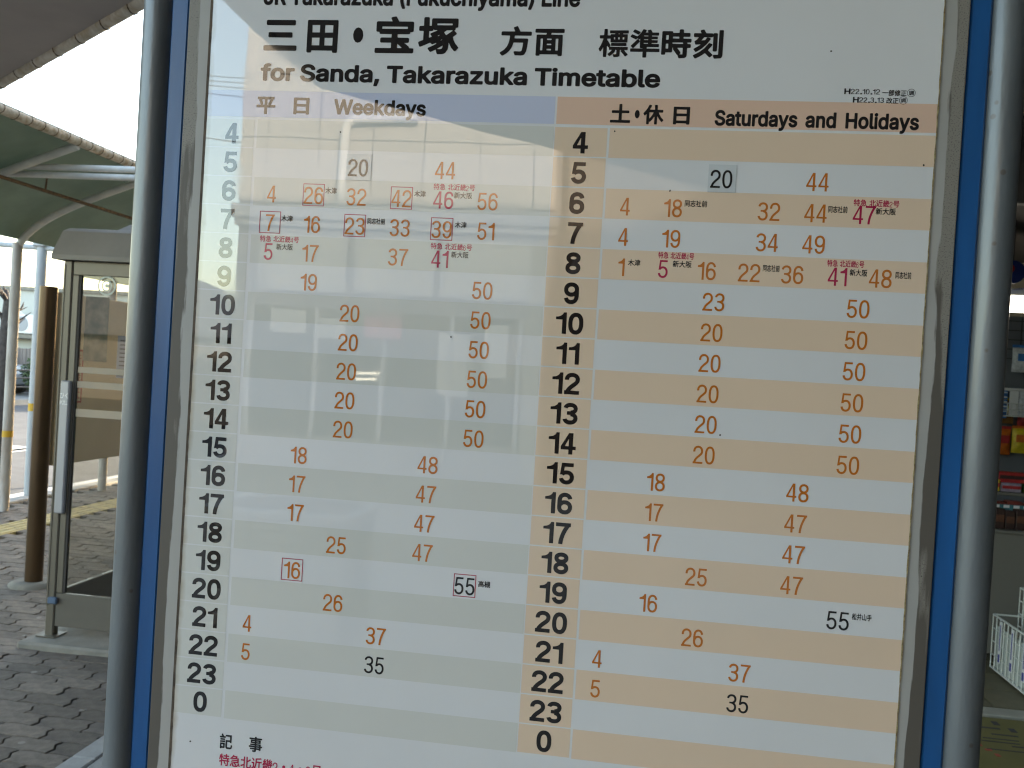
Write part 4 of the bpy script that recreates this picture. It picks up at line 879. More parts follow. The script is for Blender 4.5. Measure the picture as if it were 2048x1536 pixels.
MINUTES = [
(5, 20, -6.7, 'ks'), (5, 44, -3.65, 'o'), (6, 4, -9.75, 'o'), (6, 26, -8.23, 'ob'),
(6, 32, -6.7, 'o'), (6, 42, -5.11, 'ob'), (6, 46, -3.65, 'm'), (6, 56, -2.13, 'o'),
(7, 7, -9.75, 'ob'), (7, 16, -8.23, 'o'), (7, 23, -6.7, 'ob'), (7, 33, -5.11, 'o'),
(7, 39, -3.65, 'ob'), (7, 51, -2.13, 'o'), (8, 5, -9.75, 'm'), (8, 17, -8.23, 'o'),
(8, 37, -5.11, 'o'), (8, 41, -3.65, 'm'), (9, 19, -8.23, 'o'), (9, 50, -2.13, 'o'),
(10, 20, -6.7, 'o'), (10, 50, -2.13, 'o'), (11, 20, -6.7, 'o'), (11, 50, -2.13, 'o'),
(12, 20, -6.7, 'o'), (12, 50, -2.13, 'o'), (13, 20, -6.7, 'o'), (13, 50, -2.13, 'o'),
(14, 20, -6.7, 'o'), (14, 50, -2.13, 'o'), (15, 18, -8.23, 'o'), (15, 48, -3.65, 'o'),
(16, 17, -8.23, 'o'), (16, 47, -3.65, 'o'), (17, 17, -8.23, 'o'), (17, 47, -3.65, 'o'),
(18, 25, -6.7, 'o'), (18, 47, -3.65, 'o'), (19, 16, -8.23, 'ob'), (19, 55, -2.13, 'kb'),
(20, 26, -6.7, 'o'), (21, 4, -9.75, 'o'), (21, 37, -5.11, 'o'), (22, 5, -9.75, 'o'),
(22, 35, -5.11, 'k'), (5, 20, 5.52, 'ks'), (5, 44, 8.55, 'o'), (6, 4, 2.47, 'o'),
(6, 18, 4.03, 'o'), (6, 32, 7.09, 'o'), (6, 44, 8.55, 'o'), (6, 47, 10.05, 'm'),
(7, 4, 2.47, 'o'), (7, 19, 4.03, 'o'), (7, 34, 7.09, 'o'), (7, 49, 8.55, 'o'),
(8, 1, 2.47, 'o'), (8, 5, 3.83, 'm'), (8, 16, 5.24, 'o'), (8, 22, 6.59, 'o'),
(8, 36, 7.95, 'o'), (8, 41, 9.35, 'm'), (8, 48, 10.67, 'o'), (9, 23, 5.52, 'o'),
(9, 50, 10.05, 'o'), (10, 20, 5.52, 'o'), (10, 50, 10.05, 'o'), (11, 20, 5.52, 'o'),
(11, 50, 10.05, 'o'), (12, 20, 5.52, 'o'), (12, 50, 10.05, 'o'), (13, 20, 5.52, 'o'),
(13, 50, 10.05, 'o'), (14, 20, 5.52, 'o'), (14, 50, 10.05, 'o'), (15, 18, 4.03, 'o'),
(15, 48, 8.55, 'o'), (16, 17, 4.03, 'o'), (16, 47, 8.55, 'o'), (17, 17, 4.03, 'o'),
(17, 47, 8.55, 'o'), (18, 25, 5.52, 'o'), (18, 47, 8.55, 'o'), (19, 16, 4.03, 'o'),
(19, 55, 10.05, 'k'), (20, 26, 5.52, 'o'), (21, 4, 2.47, 'o'), (21, 37, 7.09, 'o'),
(22, 5, 2.47, 'o'), (22, 35, 7.09, 'k')
]
for hh, mm, u, st in MINUTES:
    v = hh - 4 + 0.585
    m = {'o': M_brown_ink, 'k': M_black, 'm': M_red}[st[0]]
    if 's' in st:
        sk = flat('sticker', u - 0.42, u + 0.47, v - 0.47, v + 0.43, 2, M_stick)
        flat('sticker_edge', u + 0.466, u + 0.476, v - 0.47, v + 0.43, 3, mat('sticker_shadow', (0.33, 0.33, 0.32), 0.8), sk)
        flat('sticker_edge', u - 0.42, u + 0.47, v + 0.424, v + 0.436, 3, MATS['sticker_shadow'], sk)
    text('minute_numeral', str(mm), u, v, 0.585, m, style='regular', layer=4 if 's' in st else 2)
    if 'b' in st:
        x0, x1, z0, z1, t = u - .385, u + .385, v - .405, v + .365, .028
        yb = -0.00024
        o = [(x0, z0), (x1, z0), (x1, z1), (x0, z1)]
        inn = [(x0 + t, z0 + t), (x1 - t, z0 + t), (x1 - t, z1 - t), (x0 + t, z1 - t)]
        V = [(a * S, yb, zv(c) - PZ) for a, c in o + inn]
        link('box_outline', MB().add(V, [(i, (i + 1) % 4, 4 + (i + 1) % 4, 4 + i) for i in range(4)]).mesh('box_outline', M_boxline), poster)

NOTES = [
('木津', -7.61, 2.4, 0.41, 'k'), ('木津', -4.47, 2.4, 0.4, 'k'), ('特急 北近畿2号', -3.3, 2.14, 1.43, 'r'),
('新大阪', -2.98, 2.41, 0.62, 'k'), ('木津', -9.14, 3.41, 0.42, 'k'), ('同志社前', -5.95, 3.39, 0.62, 'k'),
('木津', -3.0, 3.4, 0.4, 'k'), ('特急 北近畿4号', -9.37, 4.14, 1.42, 'r'), ('新大阪', -9.17, 4.4, 0.6, 'k'),
('特急 北近畿6号', -3.28, 4.15, 1.43, 'r'), ('新大阪', -2.97, 4.41, 0.6, 'k'), ('高槻', -1.46, 15.46, 0.41, 'k'),
('同志社前', 4.76, 2.41, 0.72, 'k'), ('同志社前', 9.23, 2.44, 0.6, 'k'), ('特急 北近畿2号', 10.4, 2.2, 1.4, 'r'),
('新大阪', 10.7, 2.45, 0.61, 'k'), ('木津', 2.88, 4.42, 0.41, 'k'), ('特急 北近畿4号', 4.23, 4.13, 1.16, 'r'),
('新大阪', 4.44, 4.4, 0.61, 'k'), ('同志社前', 7.28, 4.41, 0.53, 'k'), ('特急 北近畿6号', 9.58, 4.16, 1.14, 'r'),
('新大阪', 9.99, 4.43, 0.54, 'k'), ('同志社前', 11.36, 4.45, 0.48, 'k'), ('松井山手', 10.78, 15.4, 0.61, 'k')
]
for s, u, v, w, st in NOTES:
    text('service_note' if st == 'r' else 'station_note', s, u, v, 0.23 if st == 'r' else 0.225,
         M_red if st == 'r' else M_black, width=w, style='regular')

for s, u, v, h, w in (
        ('三', -9.75, -2.93, 1.30, 1.20), ('田', -8.24, -2.93, 1.24, 1.10), ('・', -6.97, -2.95, 1.9, .36),
        ('宝', -5.68, -2.95, 1.30, 1.36), ('塚', -4.15, -2.96, 1.30, 1.40),
        ('方', -1.5, -2.81, 1.0, 1.05), ('面', -0.37, -2.81, .98, .98),
        ('標', 1.76, -2.78, .96, .97), ('準', 2.79, -2.78, .96, .97), ('時', 3.81, -2.78, .96, .96), ('刻', 4.83, -2.78, .96, .95),
        ('平', -10.14, -0.50, .66, .69), ('日', -8.85, -0.50, .64, .56),
        ('土', 2.13, -0.46, .66, .66), ('・', 2.68, -0.46, 1.0, .16), ('休', 3.21, -0.46, .66, .66), ('日', 4.12, -0.46, .64, .53)):
    text('heading_character', s, u, v, h, M_black, width=w)
text('heading_words', 'JR Takarazuka (Fukuchiyama) Line', -4.93, -4.27, 0.56, M_black, width=11.02)
text('heading_words', 'for Sanda, Takarazuka Timetable', -3.52, -1.63, 0.53, M_black, width=13.76)
text('heading_words', 'Weekdays', -6.06, -0.485, 0.475, M_black, width=3.24)
text('heading_words', 'Saturdays  and  Holidays', 8.36, -0.40, 0.455, M_black, width=6.34, space=0.30)
text('revision_note', 'H22.10.12', 9.735, -1.335, 0.165, M_black, width=1.09, style='regular')
text('revision_note', '一部修正', 10.725, -1.31, 0.20, M_black, width=.74, style='regular')
text('revision_note', 'H22.3.13', 9.945, -1.07, 0.165, M_black, width=.95, style='regular')
text('revision_note', '改正', 10.68, -1.065, 0.20, M_black, width=.37, style='regular')
for u, v in ((11.235, -1.32), (11.01, -1.08)):
    text('stamp_character', '調', u, v, 0.15, M_black, width=.15, style='regular')
    n = 28
    V = []
    for k in range(n):
        a = 2 * math.pi * k / n
        for r in (0.115, 0.128):
            V.append(((u + r * math.cos(a)) * S, -0.00024, zv(v) - PZ + r * S * math.sin(a)))
    link('stamp_ring', MB().add(V, [(2 * k, 2 * k + 1, (2 * k + 3) % (2 * n), (2 * k + 2) % (2 * n)) for k in range(n)]).mesh('stamp_ring', M_black), poster)
text('note_heading', '記', -10.28, 21.81, .56, M_black, width=.47, style='regular')
text('note_heading', '事', -9.19, 21.79, .56, M_black, width=.49, style='regular')
text('note_line', '特急北近畿2・4・6号', -8.62, 22.46, .44, M_red, width=3.75, style='regular')
# specks of dirt
for u, v in ((-11.6, 21.95), (6.0, 9.9), (3.9, 2.02), (11.75, .95), (-3.1, 7.2), (8.7, -2.6), (-7.4, .38), (1.98, .12)):
    n = 7
    V = [((u + random.uniform(.02, .04) * math.cos(2 * math.pi * k / n)) * S, -0.0005, zv(v) - PZ + random.uniform(.02, .045) * S * math.sin(2 * math.pi * k / n)) for k in range(n)]
    link('speck', MB().add(V, [tuple(range(n))]).mesh('speck', mat('dirt_speck', (0.05, .04, .03), .9)), poster)

# ================================================================== TELEPHONE BOOTH
M_alu = mat('booth_aluminium', (0.155, 0.137, 0.105), 0.42, metal=0.35, var=0.06, scale=10, stretch=(1, 1, .1))
M_roof = mat('booth_roof', (0.205, 0.19, 0.165), 0.5, var=0.06, scale=6)
M_kick = mat('booth_kick', (0.115, 0.102, 0.08), 0.5, var=0.06, scale=8)
M_rubber = mat('dark_seal', (0.04, 0.035, 0.03), 0.7)
M_glass = glass_mat('booth_glass', (0.93, 0.92, 0.89))
M_plate = mat('handle_plate', (0.36, 0.36, 0.37), 0.4, metal=0.3)
M_white = mat('white_paint', (0.78, 0.78, 0.76), 0.5)
bx0, bx1, by0, by1 = -2.97, -2.07, 3.64, 4.54
booth = thing('telephone_booth', 'glass telephone booth with beige-grey roof and aluminium frame on a concrete slab', 'phone booth', (bx0, by0, 0))
part('base_slab', MB().box(bx0 - .07, bx1 + .1, by0 - .13, by1 + .15, -.05, 0.035, .012), M_conc, booth)
for cx, cy in ((bx0, by0), (bx1 - .05, by0), (bx0, by1 - .05), (bx1 - .05, by1 - .05)):
    pst = part('corner_post', MB().box(cx, cx + .05, cy, cy + .05, 0.036, 2.05, .006).box(cx + .004, cx + .012, cy - .004, cy, .2, 2.03), M_alu, booth)
    part('foot_plate', MB().box(cx - .03, cx + .08, cy - .03, cy + .08, 0.0355, 0.043, .002), M_alu, pst)
roofp = [(bx0 - .045, 2.05), (bx1 + .045, 2.05), (bx1 + .045, 2.085), (bx1 + .012, 2.22), (bx1 - .01, 2.235), (bx0 + .01, 2.235), (bx0 - .012, 2.22), (bx0 - .045, 2.085)]
mb = MB()
rings = [(.045, 2.05), (.045, 2.075), (.010, 2.205), (-.012, 2.222), (-.03, 2.225)]
V = []
for e, z in rings:
    V += [(bx0 - e, by0 - e, z), (bx1 + e, by0 - e, z), (bx1 + e, by1 + e, z), (bx0 - e, by1 + e, z)]
F = [(0, 3, 2, 1), tuple(16 + i for i in range(4))]
for k in range(4):
    for i in range(4):
        j = (i + 1) % 4
        F.append((4 * k + i, 4 * k + j, 4 * k + 4 + j, 4 * k + 4 + i))
roof = part('roof', mb.add(V, F), M_roof, booth)
mb = MB()
V = []
for e, z in ((-.16, 2.226), (-.23, 2.285)):
    V += [(bx0 - e, by0 - e, z), (bx1 + e, by0 - e, z), (bx1 + e, by1 + e, z), (bx0 - e, by1 + e, z)]
part('roof_vent', mb.add(V, [(4, 5, 6, 7)] + [(i, (i + 1) % 4, 4 + (i + 1) % 4, 4 + i) for i in range(4)]), M_roof, roof)
for axis in ('front', 'left', 'back', 'right'):
    if axis in ('front', 'back'):
        yy = by0 + .006 if axis == 'front' else by1 - .036
        bxs = lambda a, b2, z0, z1, t=.03: MB().box(bx0 + .052 + a, bx1 - .052 - b2, yy, yy + t, z0, z1, .003)
        glass = MB().box(bx0 + .10, bx1 - .10, yy + .012, yy + .018, .27, 1.98)
    else:
        xx = bx0 + .01 if axis == 'left' else bx1 - .04
        bxs = lambda a, b2, z0, z1, t=.03: MB().box(xx, xx + t, by0 + .052 + a, by1 - .052 - b2, z0, z1, .003)
        glass = MB().box(xx + .012, xx + .018, by0 + .06, by1 - .06, .27, 1.98)
    fr = part('door' if axis == 'front' else 'side_frame', bxs(0, 0, 1.975, 2.048), M_alu, booth)
    part('kick_panel', bxs(0, 0, .09, .268), M_kick, fr)
    part('glass_pane', glass, M_glass, fr)
    if axis == 'front':
        part('stile', MB().box(bx0 + .052, bx0 + .088, yy, yy + .03, .27, 1.974, .003), M_alu, fr)
        part('stile', MB().box(bx1 - .088, bx1 - .052, yy, yy + .03, .27, 1.974, .003), M_alu, fr)
        part('seal', MB().box(bx0 + .0885, bx0 + .0995, yy + .004, yy + .024, .271, 1.972), M_rubber, fr)
        hp = part('handle_plate', MB().box(bx0 + .030, bx0 + .082, yy - .028, yy - .0, .70, 1.41, .006), M_plate, fr)
        for s, zz, hh in (('ひく', 1.330, .034), ('PULL', 1.292, .020)):
            link('handle_lettering', text_mesh('handle_lettering', s, hh, M_white, width=.044 if s == 'PULL' else .046, style='regular'), hp,
                 (.056, by0 + .006 - .0284 - by0, zz))
        part('hinge_block', MB().box(bx0 + .02, bx0 + .07, by0 - .02, by0 - .001, .215, .25, .004), mat('blue_grey_block', (.08, .13, .2), .4), fr)
        for z0, z1 in ((1.455, 1.487), (1.375, 1.41), (1.22, 1.262)):
            part('decal_band', MB().box(bx0 + .104, bx1 - .104, yy + .0088, yy + .0115, z0, z1), mat('decal_frost', (.62, .56, .46), .6, transl=.5), fr)
# posters taped inside the left pane and on the front pane
M_dposter = mat('poster_dark', (0.16, 0.15, 0.11), 0.7, col2=(0.05, .06, .045), scale=16, detail=5)
M_bposter = mat('poster_blue_grey', (0.22, 0.23, 0.28), 0.7, var=.1, scale=12)
inner = part('paper_notice', MB().box(bx0 + .120, bx0 + .255, by0 + .026, by0 + .028, 1.52, 1.865), M_dposter, booth, label='dark picture notice inside the glass')
inner2 = part('paper_notice', MB().box(bx0 + .315, bx0 + .52, by0 + .026, by0 + .028, 1.44, 1.665), M_bposter, booth, label='blue-grey text notice inside the glass')
for k in range(9):
    part('text_line', MB().box(bx0 + .33, bx0 + .50, by0 + .0252, by0 + .0258, 1.46 + k * .022, 1.466 + k * .022), M_rubber, inner2)
dec = MB()
n = 32
for r0, r1 in ((.052, .043), (.030, .022), (.011, 0.0001)):
    V = []
    for k in range(n):
        a = 2 * math.pi * k / n
        for r in (r0, r1):
            V.append((bx0 + .245 + r * math.cos(a), by0 + .0105, 1.925 + r * math.sin(a)))
    dec.add(V, [(2 * k, 2 * k + 1, (2 * k + 3) % (2 * n), (2 * k + 2) % (2 * n)) for k in range(n)])
part('round_decal', dec, mat('decal_white', (.6, .66, .6), .6), booth)
# telephone inside (mostly hidden from the front-left)
part('telephone_shelf', MB().box(bx1 - .50, bx1 - .06, by1 - .42, by1 - .06, .90, .94, .01), M_alu, booth)
tel = part('telephone', MB().box(bx1 - .40, bx1 - .12, by1 - .36, by1 - .10, .942, 1.33, .02), mat('phone_green', (.10, .30, .16), .4), booth)
part('handset', MB().tube([(bx1 - .36, by1 - .39, 1.00), (bx1 - .36, by1 - .41, 1.12), (bx1 - .36, by1 - .39, 1.24)], .024, 12), M_rubber, tel)

# ================================================================== SIGN PANEL ON BRONZE POSTS
M_bronze = mat('bronze_post', (0.085, 0.05, 0.024), 0.28, metal=0.45, var=0.2, scale=6, stretch=(1, 1, .2))
M_cream = mat('cream_panel', (0.70, 0.53, 0.31), 0.6, var=0.05, scale=4)
sb = thing('sign_panel', 'cream notice panel on bronze posts beyond the phone booth', 'sign', (-3.775, 4.75, 0))
for yy in (4.70, 6.52):
    p1 = part('post', MB().tube([(-3.778, yy, .02), (-3.778, yy, 1.975)], .056, 28), M_bronze, sb)
    part('footing', MB().tube([(-3.778, yy, -.04), (-3.778, yy, .012), (-3.778, yy, .03)], .15, 24, radii=[.155, .15, .12]), M_conc, p1)
pn = part('panel', MB().box(-3.755, -3.722, 4.758, 6.462, .79, 1.945, .004), M_cream, sb)
fr = MB()
X = -3.7195
M_redp = mat('red_print', (.50, .07, .04), .6)
for y0, y1, z0, z1 in ((4.77, 5.03, 1.205, 1.217), (4.77, 5.03, 1.56, 1.572), (5.018, 5.03, 1.218, 1.559), (4.77, 4.782, 1.218, 1.559)):
    fr.box(X - .0015, X, y0, y1, z0, z1)
part('red_frame', fr, M_redp, pn)
fr = MB()
for k in range(8):
    z = 1.235 + k * .039
    for (a, c) in ((4.79, 4.84), (4.96, 5.005)):
        fr.box(X - .0015, X, a, c, z, z + .007)
        fr.box(X - .0015, X, (a + c) / 2 - .005, (a + c) / 2 + .005, z + .008, z + .024)
        if k % 2:
            fr.box(X - .0015, X, a, c, z + .0245, z + .029)
part('red_print', fr, M_redp, pn)

# ================================================================== STREET CANOPY (membrane on arched ribs)
M_rib = mat('canopy_rib', (0.62, 0.61, 0.57), 0.45, var=0.08, scale=10)
M_mem = mat('green_membrane', (0.255, 0.295, 0.23), 0.7, var=0.16, scale=2.5, transl=0.4)
M_lace = mat('membrane_edge', (0.70, 0.63, 0.52), 0.7, col2=(0.42, 0.30, 0.18), scale=24)
M_rust = mat('rusty_rod', (0.13, 0.075, 0.04), 0.8, var=.4, scale=30)


def arc_xz(t):
    """cross-section of the canopy, from post (t=0) to free edge (t=1)"""
    P = [(-5.75, 2.52), (-5.43, 2.79), (-5.02, 2.98), (-4.43, 3.22)]
    a = Vector((*P[0], 0)); b2 = Vector((-5.62, 2.80, 0)); c2 = Vector((-5.1, 2.98, 0)); d = Vector((*P[3], 0))
    q = a * (1 - t) ** 3 + b2 * 3 * (1 - t) ** 2 * t + c2 * 3 * (1 - t) * t * t + d * t ** 3
    return q.x, q.y


can = thing('street_canopy', 'green membrane canopy on white arched ribs over the pavement', 'canopy', (-5.75, 7.06, 0))
ribs_y = [2.8, 4.35, 5.9, 7.06, 8.67, 10.3, 11.9]
for yy in ribs_y:
    part('rib', MB().tube([(arc_xz(t / 14)[0], yy, arc_xz(t / 14)[1] - .035) for t in range(15)], .034, 12), M_rib, can)
    pp = part('post', MB().tube([(-5.75, yy, -.04), (-5.75, yy, 2.53)], .046, 18), mat('white_post', (.56, .55, .53), .5, col2=(.34, .29, .25), scale=7, stretch=(1, 1, .3)), can)
    part('yellow_band', MB().tube([(-5.75, yy, .70), (-5.75, yy, .76)], .048, 18, cap=False), mat('yellow_band', (.62, .36, .03), .6), pp)
# membrane sheet, sagging between ribs
ny, nx = 60, 16
V, F = [], []
for j in range(ny + 1):
    yy = 2.6 + (12.1 - 2.6) * j / ny
    near = min(abs(yy - r) for r in ribs_y)
    sag = -.05 * min(1, near / .75)
    for i in range(nx + 1):
        t = i / nx
        x, z = arc_xz(t)
        V.append((x, yy, z + .012 + .03 + sag * math.sin(math.pi * t)))
for j in range(ny):
    for i in range(nx):
        a = j * (nx + 1) + i
        F.append((a, a + 1, a + nx + 2, a + nx + 1))
mem = part('membrane', MB().add(V, F, True).add([(p[0], p[1], p[2] + .004) for p in V], [q[::-1] for q in F], True), M_mem, can)
ex, ez = arc_xz(1)
edge = part('edge_pipe', MB().tube([(ex, 2.5, ez), (ex, 12.2, ez)], .036, 14), M_lace, can)
for k in range(64):
    yy = 2.6 + k * .15
    part('lacing', MB().tube([(ex + .0375 * math.cos(a), yy + .012 * math.sin(a), ez + .0375 * math.sin(a)) for a in [i * math.pi / 5 for i in range(11)]], .0035, 5, cap=False), M_rust, edge)
part('tie_beam', MB().tube([(-5.35, 6.0, 3.03), (-3.2, 6.0, 3.03)], .026, 12), M_rib, can)
part('tie_beam', MB().tube([(-5.35, 6.0, 2.965), (-3.2, 6.0, 2.965)], .026, 12), M_rib, can)
part('conduit', MB().tube([(-5.0, 2.6, 2.90), (-5.0, 12, 2.895)], .016, 8), M_rust, can)
for yy in (5.2, 6.35, 7.9, 9.4):
    part('hanger', MB().tube([(-5.0, yy, 2.9), (-4.99, yy, 3.03)], .008, 6), M_rust, can)

# ================================================================== STATION CANOPIES OVERHEAD
M_under = mat('canopy_underside', (0.42, 0.36, 0.325), 0.8, var=0.1, scale=1.2)
M_pipew = mat('canopy_edge_pipe', (0.66, 0.61, 0.52), 0.6, col2=(.42, .33, .22), scale=14)


def flat_canopy(name, label, poly, z, edge_idx, th=.05, r=.034, posts=()):
    cx = sum(p[0] for p in poly) / len(poly)
    cy = sum(p[1] for p in poly) / len(poly)
    c = thing(name, label, 'canopy', (cx, cy, z))
    part('membrane', MB().prism([p for p in poly], 'z', z, z + th), M_under, c)
    n = len(poly)
    for i in edge_idx:
        a, b2 = Vector((*poly[i], z + .005)), Vector((*poly[(i + 1) % n], z + .005))
        e = part('edge_pipe', MB().tube([a, b2], r, 14), M_pipew, c)
        d = (b2 - a)
        L = d.length
        d.normalize()
        nrm = Vector((-d.y, d.x, 0))
        k = .2
        while k < L:
            p = a + d * k
            part('lacing', MB().tube([p + (nrm * math.cos(t) + Vector((0, 0, 1)) * math.sin(t)) * (r + .002) + d * .05 * math.sin(t / 2) for t in [j * math.pi / 5 for j in range(11)]], .0032, 5, cap=False), M_rust, e)
            k += .33
    for (x, y) in posts:
        part('post', MB().tube([(x, y, 0), (x, y, z)], .05, 16), M_rib, c)
    return c


flat_canopy('station_canopy', 'dark canopy corner with a laced pale edge pipe at the upper left', [(-4.9, 5.09), (-1.72, 2.655), (-1.72, .4), (-7.2, .4), (-7.2, 5.09)], 3.2, [0], posts=((-2.05, .75),))
flat_canopy('entrance_canopy', 'dark canopy over the notice board and the viewer, seen mirrored in the poster', [(-1.65, 1.9), (-1.65, -3.79), (5.2, -10.8), (5.5, -10.8), (5.5, 4.1), (0.3, 4.1), (0.3, 1.9)], 3.06, [0, 1], posts=((4.4, 1.5), (5.2, -6)))  # the part reaching the shop front is added to shut out sky light

# ================================================================== POLES
M_galv = mat('galvanised_pole', (0.42, 0.45, 0.47), 0.5, var=0.1, scale=20, stretch=(1, 1, .2))
pl = thing('utility_pole', 'slim grey pole with an orange-yellow band at the kerb', 'pole', (-6.12, 7.95, 0))
part('shaft', MB().tube([(-6.12, 7.95, -.13), (-6.12, 7.95, 3.4)], .052, 20), M_galv, pl)
part('yellow_band', MB().tube([(-6.12, 7.95, .89), (-6.12, 7.95, .97)], .0545, 20, cap=False), MATS['yellow_band'], pl)
part('clamp', MB().box(-6.19, -6.05, 7.88, 8.02, 2.60, 2.66, .01), M_galv, pl)
part('crossbar', MB().tube([(-7.2, 7.95, 2.63), (-5.0, 7.95, 2.55)], .03, 10), M_galv, pl)

# bare tree on the far left
tr = thing('bare_tree', 'leafless dark street tree at the left edge beyond the posts', 'tree', (-7.38, 9.1, -.13))
M_bark = mat('bark', (.07, .06, .055), .9, var=.3, scale=25, bump=.5, bscale=40)
part('trunk', MB().tube([(-7.38, 9.1, -.13), (-7.36, 9.1, .8), (-7.33, 9.12, 1.7), (-7.30, 9.1, 2.1)], .1, 12, radii=[.13, .10, .085, .07]), M_bark, tr)
cr = MB()
rnd = random.Random(3)
for k in range(11):
    a = rnd.uniform(0, 6.28)
    z = rnd.uniform(1.5, 2.1)
    p = Vector((-7.32, 9.1, z))
    d = Vector((math.cos(a), math.sin(a), rnd.uniform(.5, 1.4))).normalized()
    L = rnd.uniform(.15, .35)
    q = p + d * L
    cr.tube([p, p + d * L * .5 + Vector((0, 0, .05)), q], .02, 6, radii=[.035, .022, .01])
    for s in range(4):
        d2 = (d + Vector((rnd.uniform(-.7, .7), rnd.uniform(-.7, .7), rnd.uniform(-.1, .6)))).normalized()
        b0 = p + d * L * rnd.uniform(.4, 1)
        cr.tube([b0, b0 + d2 * rnd.uniform(.06, .15)], .006, 5, radii=[.010, .003])
part('crown', cr, M_bark, tr)

# ================================================================== FAR SIDE OF THE ROAD
structure('far_pavement', MB().box(-60, -16.6, 10, 60, -.13, .02), mat('far_paving', (.30, .29, .27), .85, var=.1, scale=3))
fw = thing('far_house', 'pale grey house wall with a ledge across the road', 'house', (-21, 28, 0))
M_pale = mat('pale_render', (.50, .51, .47), .85, var=.06, scale=1.5)
part('wall', MB().box(-30, -12, 27.0, 33, 0, 3.3), M_pale, fw)
part('ledge', MB().box(-30.05, -11.9, 26.55, 27.0, 1.72, 1.86, .01), M_conc, fw)
part('parapet', MB().box(-30.1, -11.9, 26.9, 27.1, 3.3, 3.42, .01), M_conc, fw)
for x in (-26, -23.2, -14.5):
    w_ = part('window', MB().box(x, x + 1.3, 26.96, 26.99, 2.1, 3.1), mat('far_glass', (.05, .06, .07), .1), fw)
    part('frame', MB().box(x - .05, x + 1.35, 26.94, 26.965, 2.05, 2.1).box(x - .05, x + 1.35, 26.94, 26.965, 3.1, 3.15).box(x + .62, x + .68, 26.94, 26.958, 2.1, 3.1), M_white, w_)
ac = thing('air_conditioner', 'white air conditioner unit on the ledge of the far house', 'air conditioner', (-19.6, 26.4, 1.86))
part('case', MB().box(-20.05, -19.15, 26.5, 26.85, 1.88, 2.5, .02), M_white, ac)
part('fan_grille', MB().tube([(-19.72, 26.497, 2.19), (-19.72, 26.485, 2.19)], .24, 24), mat('ac_grille', (.35, .36, .37), .6), ac)
part('pipe', MB().tube([(-20.0, 26.6, 2.5), (-19.9, 26.62, 2.62), (-19.82, 26.7, 2.5), (-19.82, 26.8, 1.9)], .03, 8), M_white, ac)
part('foot', MB().box(-19.95, -19.85, 26.52, 26.84, 1.861, 1.88), M_rubber, ac)
part('foot', MB().box(-19.35, -19.25, 26.52, 26.84, 1.861, 1.88), M_rubber, ac)
fn = thing('wood_fence', 'weathered grey-brown board fence below the far house', 'fence', (-20, 25.6, .02))
M_board = mat('weathered_board', (.24, .20, .175), .9, var=.2, scale=8, stretch=(1, 1, .1))
sl = MB()
rnd = random.Random(5)
x = -27.0
while x < -14:
    h = 1.42 + rnd.uniform(-.015, .015)
    sl.box(x, x + .105, 25.6, 25.622, .05, h)
    x += .12
part('slat', sl, M_board, fn, kind='stuff')
for z in (.35, 1.1):
    part('rail', MB().box(-27.0, -14, 25.625, 25.66, z, z + .08), M_board, fn)
gr = thing('guard_rail', 'low dark guard rail along the far kerb', 'railing', (-17.2, 22, .02))
M_dark = mat('dark_metal', (.05, .05, .05), .5)
for k in range(9):
    yy = 16 + k * 1.6
    part('post', MB().tube([(-16.9, yy, .02), (-16.9, yy, .86)], .04, 10), M_dark, gr)
for z in (.35, .60, .82):
    part('rail', MB().tube([(-16.9, 15.6, z), (-16.9, 29.2, z)], .025, 8), M_dark, gr)


def leaf_cloud(n, cx, cy, cz, rx, ry, rz, size, seed):
    mb = MB()
    r = random.Random(seed)
    V, F = [], []
    for k in range(n):
        while True:
            p = Vector((r.uniform(-1, 1), r.uniform(-1, 1), r.uniform(-1, 1)))
            if p.length < 1:
                break
        p = p.normalized() * (p.length ** .45) * (0.8 + 0.2 * math.sin(p.x * 9 + p.z * 7))
        c = Vector((cx + p.x * rx, cy + p.y * ry, cz + p.z * rz))
        a = Vector((r.uniform(-1, 1), r.uniform(-1, 1), r.uniform(-1, 1))).normalized() * size
        b2 = a.cross(Vector((r.uniform(-1, 1), r.uniform(-1, 1), r.uniform(-1, 1)))).normalized() * size * .5
        n0 = len(V)
        V += [c - a, c + b2, c + a, c - b2]
        F.append((n0, n0 + 1, n0 + 2, n0 + 3))
    return mb.add(V, F)


M_leaf = mat('shrub_leaf', (.075, .11, .045), .7, var=.3, scale=3)
for i, (x, y, rx, h) in enumerate(((-17.35, 24.2, .55, .62), (-17.7, 22.4, .5, .42))):
    s = thing('roadside_shrub', ('taller green shrub at the far kerb in front of the board fence', 'lower green shrub at the far kerb beside the parked car')[i], 'shrub', (x, y, .02), 'shrubs along the far kerb')
    part('foliage', leaf_cloud(1800, x, y, .02 + h, rx, rx, h, .06, i), M_leaf, s)
    part('stem', MB().tube([(x, y, .02), (x + .03, y, h)], .03, 6), M_bark, s)

# parked car across the road, side on
M_car = mat('car_silver', (.62, .66, .70), .25, metal=.3, coat=1.0)
M_cglass = mat('car_glass', (.03, .04, .05), .05, coat=1.0)
M_tyre = mat('tyre', (.02, .02, .02), .8)
CX, CY, CZ = -20.15, 24.45, .02
car = thing('parked_car', 'silver car parked across the road behind the guard rail', 'car', (CX, CY, CZ))


def loft(profile_lo, profile_hi, w_lo, w_hi):
    pass


def carpt(x, y, z):
    return (CX + x, CY + y, CZ + z)


